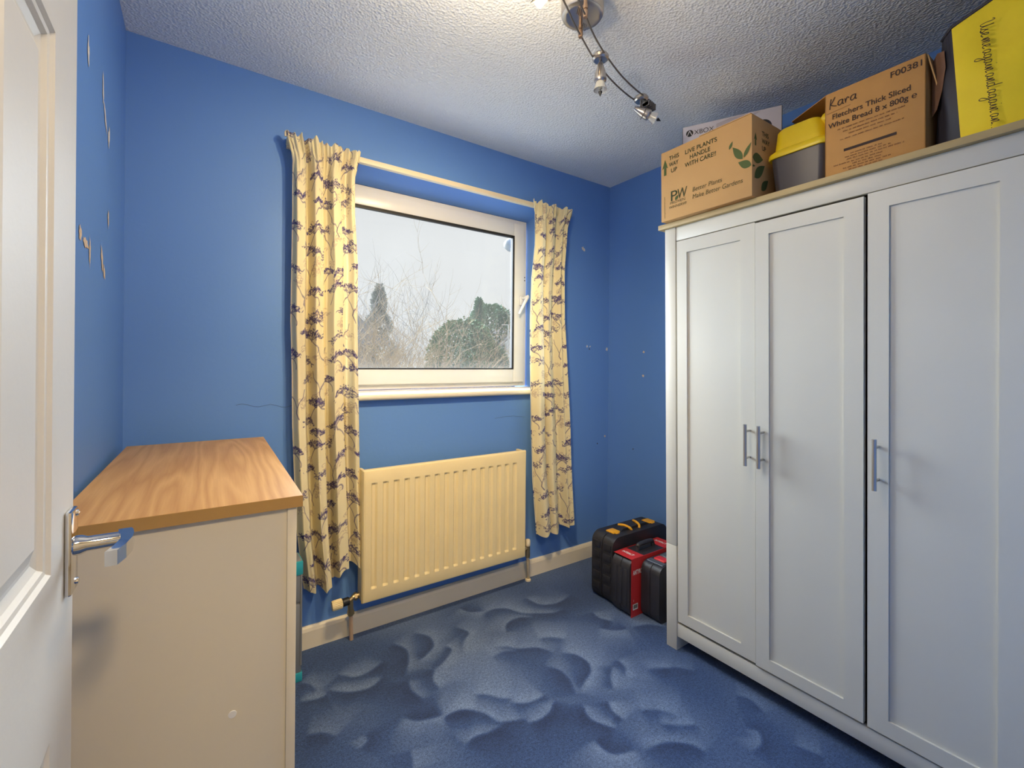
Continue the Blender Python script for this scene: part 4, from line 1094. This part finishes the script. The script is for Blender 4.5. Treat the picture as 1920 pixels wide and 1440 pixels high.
# handwriting down the front
GL = {'U': ([[(-0.1, 1.5), (0.1, 1.75), (0.25, 1.5), (0.2, 0.7), (0.35, 0.1), (0.7, 0.3), (0.85, 1.0), (0.9, 1.6), (0.85, 0.6), (0.95, 0.1), (1.2, 0.2)]], 1.2),
      's': ([[(0, 0.2), (0.4, 0.9), (0.35, 0.6), (0.55, 0.3), (0.4, 0.0), (0.1, 0.1), (0.5, 0.05), (0.75, 0.25)]], 0.75),
      'e': ([[(0, 0.25), (0.4, 0.5), (0.45, 0.85), (0.2, 0.85), (0.12, 0.4), (0.35, 0.05), (0.75, 0.25)]], 0.75),
      'm': ([[(0, 0.2), (0.15, 0.85), (0.2, 0.0), (0.4, 0.85), (0.55, 0.8), (0.55, 0.05), (0.75, 0.85), (0.92, 0.8), (0.9, 0.1), (1.2, 0.2)]], 1.2),
      'a': ([[(0.6, 0.8), (0.25, 0.9), (0.05, 0.4), (0.25, 0.02), (0.55, 0.4), (0.62, 0.85), (0.6, 0.2), (0.95, 0.2)]], 0.95),
      'g': ([[(0.6, 0.8), (0.25, 0.9), (0.05, 0.4), (0.25, 0.05), (0.55, 0.4), (0.62, 0.85), (0.6, -0.6), (0.35, -1.0), (0.1, -0.7), (0.5, -0.1), (0.95, 0.2)]], 0.95),
      'i': ([[(0, 0.2), (0.2, 0.85), (0.22, 0.2), (0.5, 0.15)], [(0.24, 1.35), (0.27, 1.42)]], 0.5),
      'n': ([[(0, 0.2), (0.15, 0.85), (0.2, 0.0), (0.42, 0.85), (0.6, 0.8), (0.58, 0.1), (0.9, 0.2)]], 0.9),
      'd': ([[(0.6, 0.8), (0.25, 0.9), (0.05, 0.4), (0.25, 0.02), (0.55, 0.4), (0.68, 1.75), (0.6, 0.2), (0.95, 0.2)]], 0.95),
      '.': ([[(0.1, 0.0), (0.18, 0.08)]], 0.5), ' ': ([], 0.28)}
bm = B()
cxp = 0.0; sc_ = 0.0137
for ch in 'Use me again and again an...':
    strokes, adv = GL[ch]
    for st in strokes:
        # written downwards: text runs down the panel, letter tops towards the right
        ribbon(bm, [(0.046 + p.y * sc_ * 1.15 + 0.022 * min((cxp + p.x * sc_) / 0.27, 1), 0.280 - (cxp + p.x * sc_)) for p in spline([(a, c, 0) for a, c in st], 4)], 0.0018, (-0.006, 0, 0), FR, FU, 0.0045)
    cxp += adv * sc_
obj('printed_text', bm, M_ink, bg_)

# ------------------------------------------------------------------ ceiling track light
M_satin = mat('satin_nickel', (0.52, 0.49, 0.47), 0.28, 1.0)
M_rod = mat('dark_steel_rod', (0.20, 0.19, 0.19), 0.35, 0.9)
M_copper = mat('copper_fitting', (0.36, 0.25, 0.18), 0.35, 0.9)
M_shade = mat('frosted_lamp_glass', (0.75, 0.76, 0.74), 0.25, trans=0.5)
M_lit = mat('lit_lamp_glass', (0.9, 0.88, 0.85), 0.3, emit=(1.0, 0.9, 0.78), es=3.0)
tl = thing('track_light', (0.965, 1.03, H), label='satin metal ceiling track light with small swivel spots', cat='ceiling light')
TO = tl.location
bm = B(); lathe(bm, [(0.0, 0.066), (0.045, 0.066), (0.052, 0.063), (0.0555, 0.054), (0.0545, 0.048), (0.053, 0.0)], (0.980, 1.048, H - 0.0005), (0, 0, -1), 40); canopy = obj('canopy', bm, M_satin, tl, 40, TO)
for cx, cy in ((0.955, 1.037), (1.013, 1.076)):
    bm = B()
    for k in range(3):
        tube(bm, [(cx - 0.012 + k * 0.006, cy - 0.012, H - 0.0545), (cx + 0.004 + k * 0.006, cy + 0.012, H - 0.0545)], 0.001, 6)
    obj('vent_slot', bm, M_black, canopy, None, TO)
ZR = 2.238
RB = [(0.50, 0.80), (0.62, 0.835), (0.75, 0.885), (0.898, 0.969), (0.937, 0.99), (1.02, 1.036), (1.113, 1.077), (1.241, 1.122), (1.35, 1.148), (1.423, 1.158)]
RA = [(0.49, 0.842), (0.605, 0.877), (0.73, 0.925), (0.863, 0.994), (0.92, 1.027), (0.982, 1.059), (1.102, 1.116), (1.238, 1.163), (1.34, 1.187), (1.412, 1.197)]
for R_ in (RA, RB):
    bm = B(); tube(bm, spline([(x, y, ZR) for x, y in R_], 6), 0.0028, 8); obj('rod', bm, M_rod, tl, 60, TO)
for x, y in ((0.985, 1.061), (0.94, 0.992)):
    bm = B(); lathe(bm, [(0, 0.0055), (0.018, 0.0055), (0.019, 0.0075), (0.030, 0.0075), (0.031, 0.005), (0.035, 0.005), (0.036, 0.0075), (0.048, 0.0075), (0.056, 0.006)], (x, y, H - 0.054), (0, 0, -1), 14, True); obj('post', bm, M_copper, tl, 40, TO)
def lamp_head(x, y, d, lit, block=False):
    d = Vector(d).normalized()
    c = Vector((x, y, ZR))
    neck = c + Vector((0, 0, -0.014))
    base = neck + Vector((0, 0, -0.034)) if d.z > -0.8 else neck
    start = base - d * (0.030 if d.z > -0.8 else -0.002)
    bm = B(); lathe(bm, [(0.0, 0.006), (0.006, 0.009), (0.018, 0.0125), (0.034, 0.0175), (0.05, 0.0195), (0.058, 0.0205), (0.064, 0.0195), (0.068, 0.016)], start, d, 24, True)
    body = obj('lamp_head', bm, M_satin, tl, 40, TO)
    bm = B(); lathe(bm, [(0.009, 0.016), (0.0095, 0.022), (0.005, 0.027), (-0.003, 0.028), (-0.009, 0.024), (-0.010, 0.014)], c, (0, 0, -1), 26, True); obj('clamp_disc', bm, M_satin, body, 40, TO)
    bm = B(); tube(bm, [c, base], 0.0045, 8)
    if d.z > -0.8:
        u_, v_ = frame_of(d)
        tube(bm, [base + d * 0.012 + (u_ * math.cos(a) + v_ * math.sin(a)) * 0.025 for a in [2 * PI * k / 20 for k in range(21)]], 0.0013, 6)
    obj('swivel', bm, M_rod, body, 40, TO)
    bm = B(); lathe(bm, [(0.062, 0.012), (0.070, 0.0155), (0.094, 0.0225)], start, d, 24); lathe(bm, [(0.06, 0.006), (0.088, 0.007), (0.092, 0.0)], start, d, 12); obj('glass_shade', bm, M_lit if lit else M_shade, body, 50, TO)
    bm = B(); tube(bm, [start + d * 0.088, start + d * 0.102], 0.0012, 6); lathe(bm, [(0.099, 0.0065), (0.102, 0.0065), (0.116, 0.0004)], start, d, 12, True); obj('pointer_tip', bm, M_black, body, 40, TO)
    if block:
        bm = B()
        for k in range(5): box(bm, (x + 0.012 + k * 0.009, y - 0.028, ZR - 0.030 - 0.002 * k), (x + 0.018 + k * 0.009, y + 0.006, ZR - 0.006 - 0.002 * k), 0.001)
        box(bm, (x + 0.012, y - 0.024, ZR - 0.026), (x + 0.05, y + 0.002, ZR - 0.014)); obj('end_block', bm, M_rod, body, 30, TO)
    return start + d * 0.12, d
lamp_head(1.112, 1.098, (0, 0, -1), False)
lamp_head(1.416, 1.177, (0.72, -0.50, -0.42), False, True)
p3, d3 = lamp_head(0.765, 0.915, (-0.66, 0.40, -0.55), True)
p_fill, d_fill = lamp_head(0.565, 0.845, (-0.2, 0.75, -0.6), True)  # fourth head out of view, added to carry extra light
light('track_bulb_and_fill', 'SPOT', p3, 38, WARM, 0.04, p3 + Vector((-0.05, 1.0, -1.0)), spot_size=math.radians(135), spot_blend=1.0)
light('track_bulb_and_fill', 'SPOT', p_fill, 48, WARM, 0.04, p_fill + Vector((0.55, 1.1, -1.0)), spot_size=math.radians(95), spot_blend=1.0)  # added fill spot at the unseen head, brightens the far wall

light('track_glow_and_fill', 'POINT', p3 - d3 * 0.04 + Vector((0, 0, -0.03)), 4.5, WARM, 0.03)
light('track_glow_and_fill', 'POINT', p_fill - d_fill * 0.04 + Vector((0, 0, -0.08)), 8, (1.0, 0.88, 0.70), 0.03)  # added fill glow at the unseen head, lifts the ceiling on the left

# ------------------------------------------------------------------ outside: bare bushes, evergreens, houses beyond the window
M_twig = mat('tan_twigs', (0.34, 0.255, 0.15), 0.9, var=0.3)
M_grey_twig = mat('grey_bare_twigs', (0.36, 0.34, 0.34), 0.9)
M_bark = mat('brown_bark', (0.10, 0.075, 0.05), 0.9)
M_ever = mat('evergreen_leaves', (0.07, 0.14, 0.05), 0.8, var=0.5, vscale=3)
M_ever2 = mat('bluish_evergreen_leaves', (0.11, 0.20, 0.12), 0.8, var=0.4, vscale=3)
M_pale_con = mat('pale_hazy_conifer', (0.24, 0.26, 0.22), 0.9, var=0.3)  # distance haze put into the foliage colour
def ground():
    bm = B(); quad(bm, (-30, 2.6, -2.7), (45, 2.6, -2.7), (45, 60, -2.7), (-30, 60, -2.7))
    o = obj('garden_ground', bm, mat('pale_bounce_ground', (0.55, 0.55, 0.53), 0.95, var=0.1, vscale=2)); o['kind'] = 'structure'  # unseen ground, made pale to bounce daylight up to the ceiling
ground()
def twiggy(name, base, height, spread, n, m_, label, cat, seed, thick=0.012, levels=2, up=0.8):
    """bare bush: many upright forked shoots as one crown, plus a stem"""
    rnd = random.Random(seed)
    root = thing(name, base, label=label, cat=cat)
    bm = B()
    def shoot(p, d, l, r, lev):
        pts = [p]
        for k in range(4):
            d = (d + Vector((rnd.gauss(0, 0.16), rnd.gauss(0, 0.16), rnd.gauss(0.05, 0.1)))).normalized()
            pts.append(pts[-1] + d * l / 4)
        tube(bm, pts, r, 3, False, r * 0.25)
        if lev:
            for k in range(rnd.randint(4, 6)):
                q = pts[rnd.randint(1, 4)]
                dd = (d + Vector((rnd.gauss(0, 0.6), rnd.gauss(0, 0.6), rnd.gauss(0.1, 0.35)))).normalized()
                shoot(q, dd, l * rnd.uniform(0.35, 0.6), r * 0.55, lev - 1)
    for k in range(n):
        a, rr = rnd.uniform(0, 2 * PI), abs(rnd.gauss(0, 0.5))
        p = Vector((math.cos(a) * rr * spread * 0.6, math.sin(a) * rr * spread * 0.6, rnd.uniform(0, 0.5) * height * 0.5))
        shoot(p, Vector((math.cos(a) * rr * (1 - up) * 2.2, math.sin(a) * rr * (1 - up) * 2.2, up)), height * rnd.uniform(0.4, 0.62), thick, levels)
    obj('twigs', bm, m_, root)
    bm = B(); tube(bm, [(0, 0, 0), (0.05, 0, height * 0.25), (0, 0.05, height * 0.5)], thick * 4, 7, True, thick * 1.5); obj('stem', bm, M_bark, root, 60)
    return root
def leafy(name, base, height, rx, n, m_, label, cat, seed, cone=False, ls=0.09):
    rnd = random.Random(seed)
    root = thing(name, base, label=label, cat=cat)
    bm = B()
    for k in range(n):
        v = rnd.random() ** 0.8
        if cone: R = rx * (1 - v) ** 0.85 * (0.72 + 0.28 * math.sin(v * 42)); z = v * height
        else: R = rx * math.sqrt(max(0, 1 - (2 * v - 1) ** 2)) ** 0.8 * (1 + 0.15 * math.sin(7 * v + seed)); z = height * (0.08 + 0.92 * v)
        a = rnd.uniform(0, 2 * PI); rr = R * rnd.uniform(0.55, 1.0) ** 0.5
        p = Vector((rr * math.cos(a) * (1 + 0.15 * math.sin(3 * a + seed)), rr * math.sin(a), z + rnd.gauss(0, 0.05)))
        d = Vector((math.cos(a), math.sin(a), rnd.gauss(0.35, 0.5))).normalized(); u_, v_ = frame_of(d)
        t_ = rnd.uniform(0, PI); w_ = (u_ * math.cos(t_) + v_ * math.sin(t_)) * ls * 0.4
        quad(bm, p - w_ * 0.5, p + d * ls * 0.5 - w_, p + d * ls * rnd.uniform(0.9, 1.5), p + d * ls * 0.5 + w_)
    obj('foliage', bm, m_, root)
    bm = B(); tube(bm, [(0, 0, 0), (0, 0, height * 0.6)], 0.10, 8, True, 0.03); obj('trunk', bm, M_bark, root, 60)
    return root
G = -2.7
twiggy('bare_bush', (3.05, 8.8, G), 5.0, 1.25, 85, M_twig, 'large tan leafless bush at the left of the window view', 'bush', 1, 0.015, 3)
twiggy('bare_bush', (4.2, 9.2, G), 4.2, 0.95, 60, M_twig, 'low tan leafless bush at the middle of the window view', 'bush', 2, 0.014, 3)
twiggy('bare_bush', (5.05, 9.4, G), 4.6, 1.0, 48, mat('brown_twigs', (0.30, 0.23, 0.14), 0.9, var=0.3), 'brown leafless bush in front of the dark evergreen', 'bush', 3, 0.014, 3)
twiggy('bare_tree', (5.3, 15.5, G), 8.0, 1.7, 34, M_grey_twig, 'tall pale bare tree rising behind the tan bush', 'tree', 4, 0.022, 2, 0.75)
twiggy('bare_tree', (6.9, 15.5, G), 6.2, 0.8, 14, M_grey_twig, 'slender bare sapling at the centre of the skyline', 'tree', 5, 0.016, 2, 0.85)
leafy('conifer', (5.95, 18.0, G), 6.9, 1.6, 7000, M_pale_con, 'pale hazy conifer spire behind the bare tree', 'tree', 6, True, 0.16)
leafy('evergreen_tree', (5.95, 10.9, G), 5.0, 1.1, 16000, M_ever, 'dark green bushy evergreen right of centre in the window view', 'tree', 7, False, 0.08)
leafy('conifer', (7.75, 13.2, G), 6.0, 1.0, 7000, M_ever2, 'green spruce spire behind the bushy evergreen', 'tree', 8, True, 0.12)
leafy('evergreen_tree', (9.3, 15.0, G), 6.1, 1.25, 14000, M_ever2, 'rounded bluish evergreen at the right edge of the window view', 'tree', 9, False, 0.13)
leafy('evergreen_shrub', (6.6, 10.4, G), 4.3, 0.6, 7000, M_ever2, 'green shrub below the white gable at the right window edge', 'shrub', 10, False, 0.08)
# white house at the right with an aerial, grey-roofed house at the left
M_render = mat('white_house_render', (0.5, 0.49, 0.48), 0.9)
M_roof = mat('grey_roof_tiles', (0.22, 0.22, 0.24), 0.85, var=0.2)
hs = thing('house', (11.0, 14.0, G), label='white gabled house at the right edge of the window view', cat='house')
bm = B(); prism(bm, [(-1.95, 0), (2.6, 0), (2.6, 4.65), (0.3, 6.5), (-1.95, 4.65)], 'y', -0.5, 1.2); obj('wall', bm, M_render, hs)
bm = B()
for p, q in (((-2.1, 4.5), (0.3, 6.55)), ((0.3, 6.55), (2.75, 4.5))):
    slab(bm, [(p[0], -0.42, p[1]), (q[0], -0.42, q[1]), (q[0], 1.3, q[1]), (p[0], 1.3, p[1])], (0, 0, 1), 0.1)
obj('roof', bm, mat('pale_grey_roof', (0.3, 0.29, 0.29), 0.85), hs)
ae = thing('tv_aerial', (9.02, 13.3, G), label='thin pole with a crossbar aerial beside the white gabled house', cat='aerial')
bm = B(); tube(bm, [(0, 0, 0), (0, 0, 5.28)], 0.02, 6); obj('pole', bm, M_render, ae)
bm = B(); tube(bm, [(-0.28, 0, 5.26), (0.06, 0, 5.28)], 0.018, 6); obj('crossbar', bm, M_render, ae)
h2 = thing('house', (2.6, 15.0, G), label='grey roofed house behind the bush at the left edge of the window view', cat='house')
bm = B(); box(bm, (-4, 0, 0), (2.0, 5, 4.6)); obj('wall', bm, mat('pale_brick_wall', (0.25, 0.22, 0.2), 0.9), h2)
bm = B(); prism(bm, [(-4.2, 4.5), (2.35, 4.5), (2.35, 4.62), (0.9, 6.1), (-4.2, 6.1)], 'y', -0.3, 5.2); obj('roof', bm, M_roof, h2)
# end of our own gutter just above the pane
gu = thing('gutter_end', (1.66, 2.45, 1.975), label='pale plastic gutter end outside the top right corner of the pane', cat='gutter')
bm = B(); lathe(bm, [(-0.03, 0.0), (-0.024, 0.026), (0, 0.042), (0.06, 0.047), (0.5, 0.047)], (0, 0, 0), (1, 0, 0.1), 20, True); obj('gutter_pipe', bm, mat('pale_gutter_plastic', (0.08, 0.085, 0.08), 0.5), gu, 50)
bm = B(); box(bm, (0.2, -0.125, 0.0), (0.23, 0.0, 0.03)); obj('bracket', bm, mat('pale_gutter_plastic', (0.08, 0.085, 0.08), 0.5), gu)
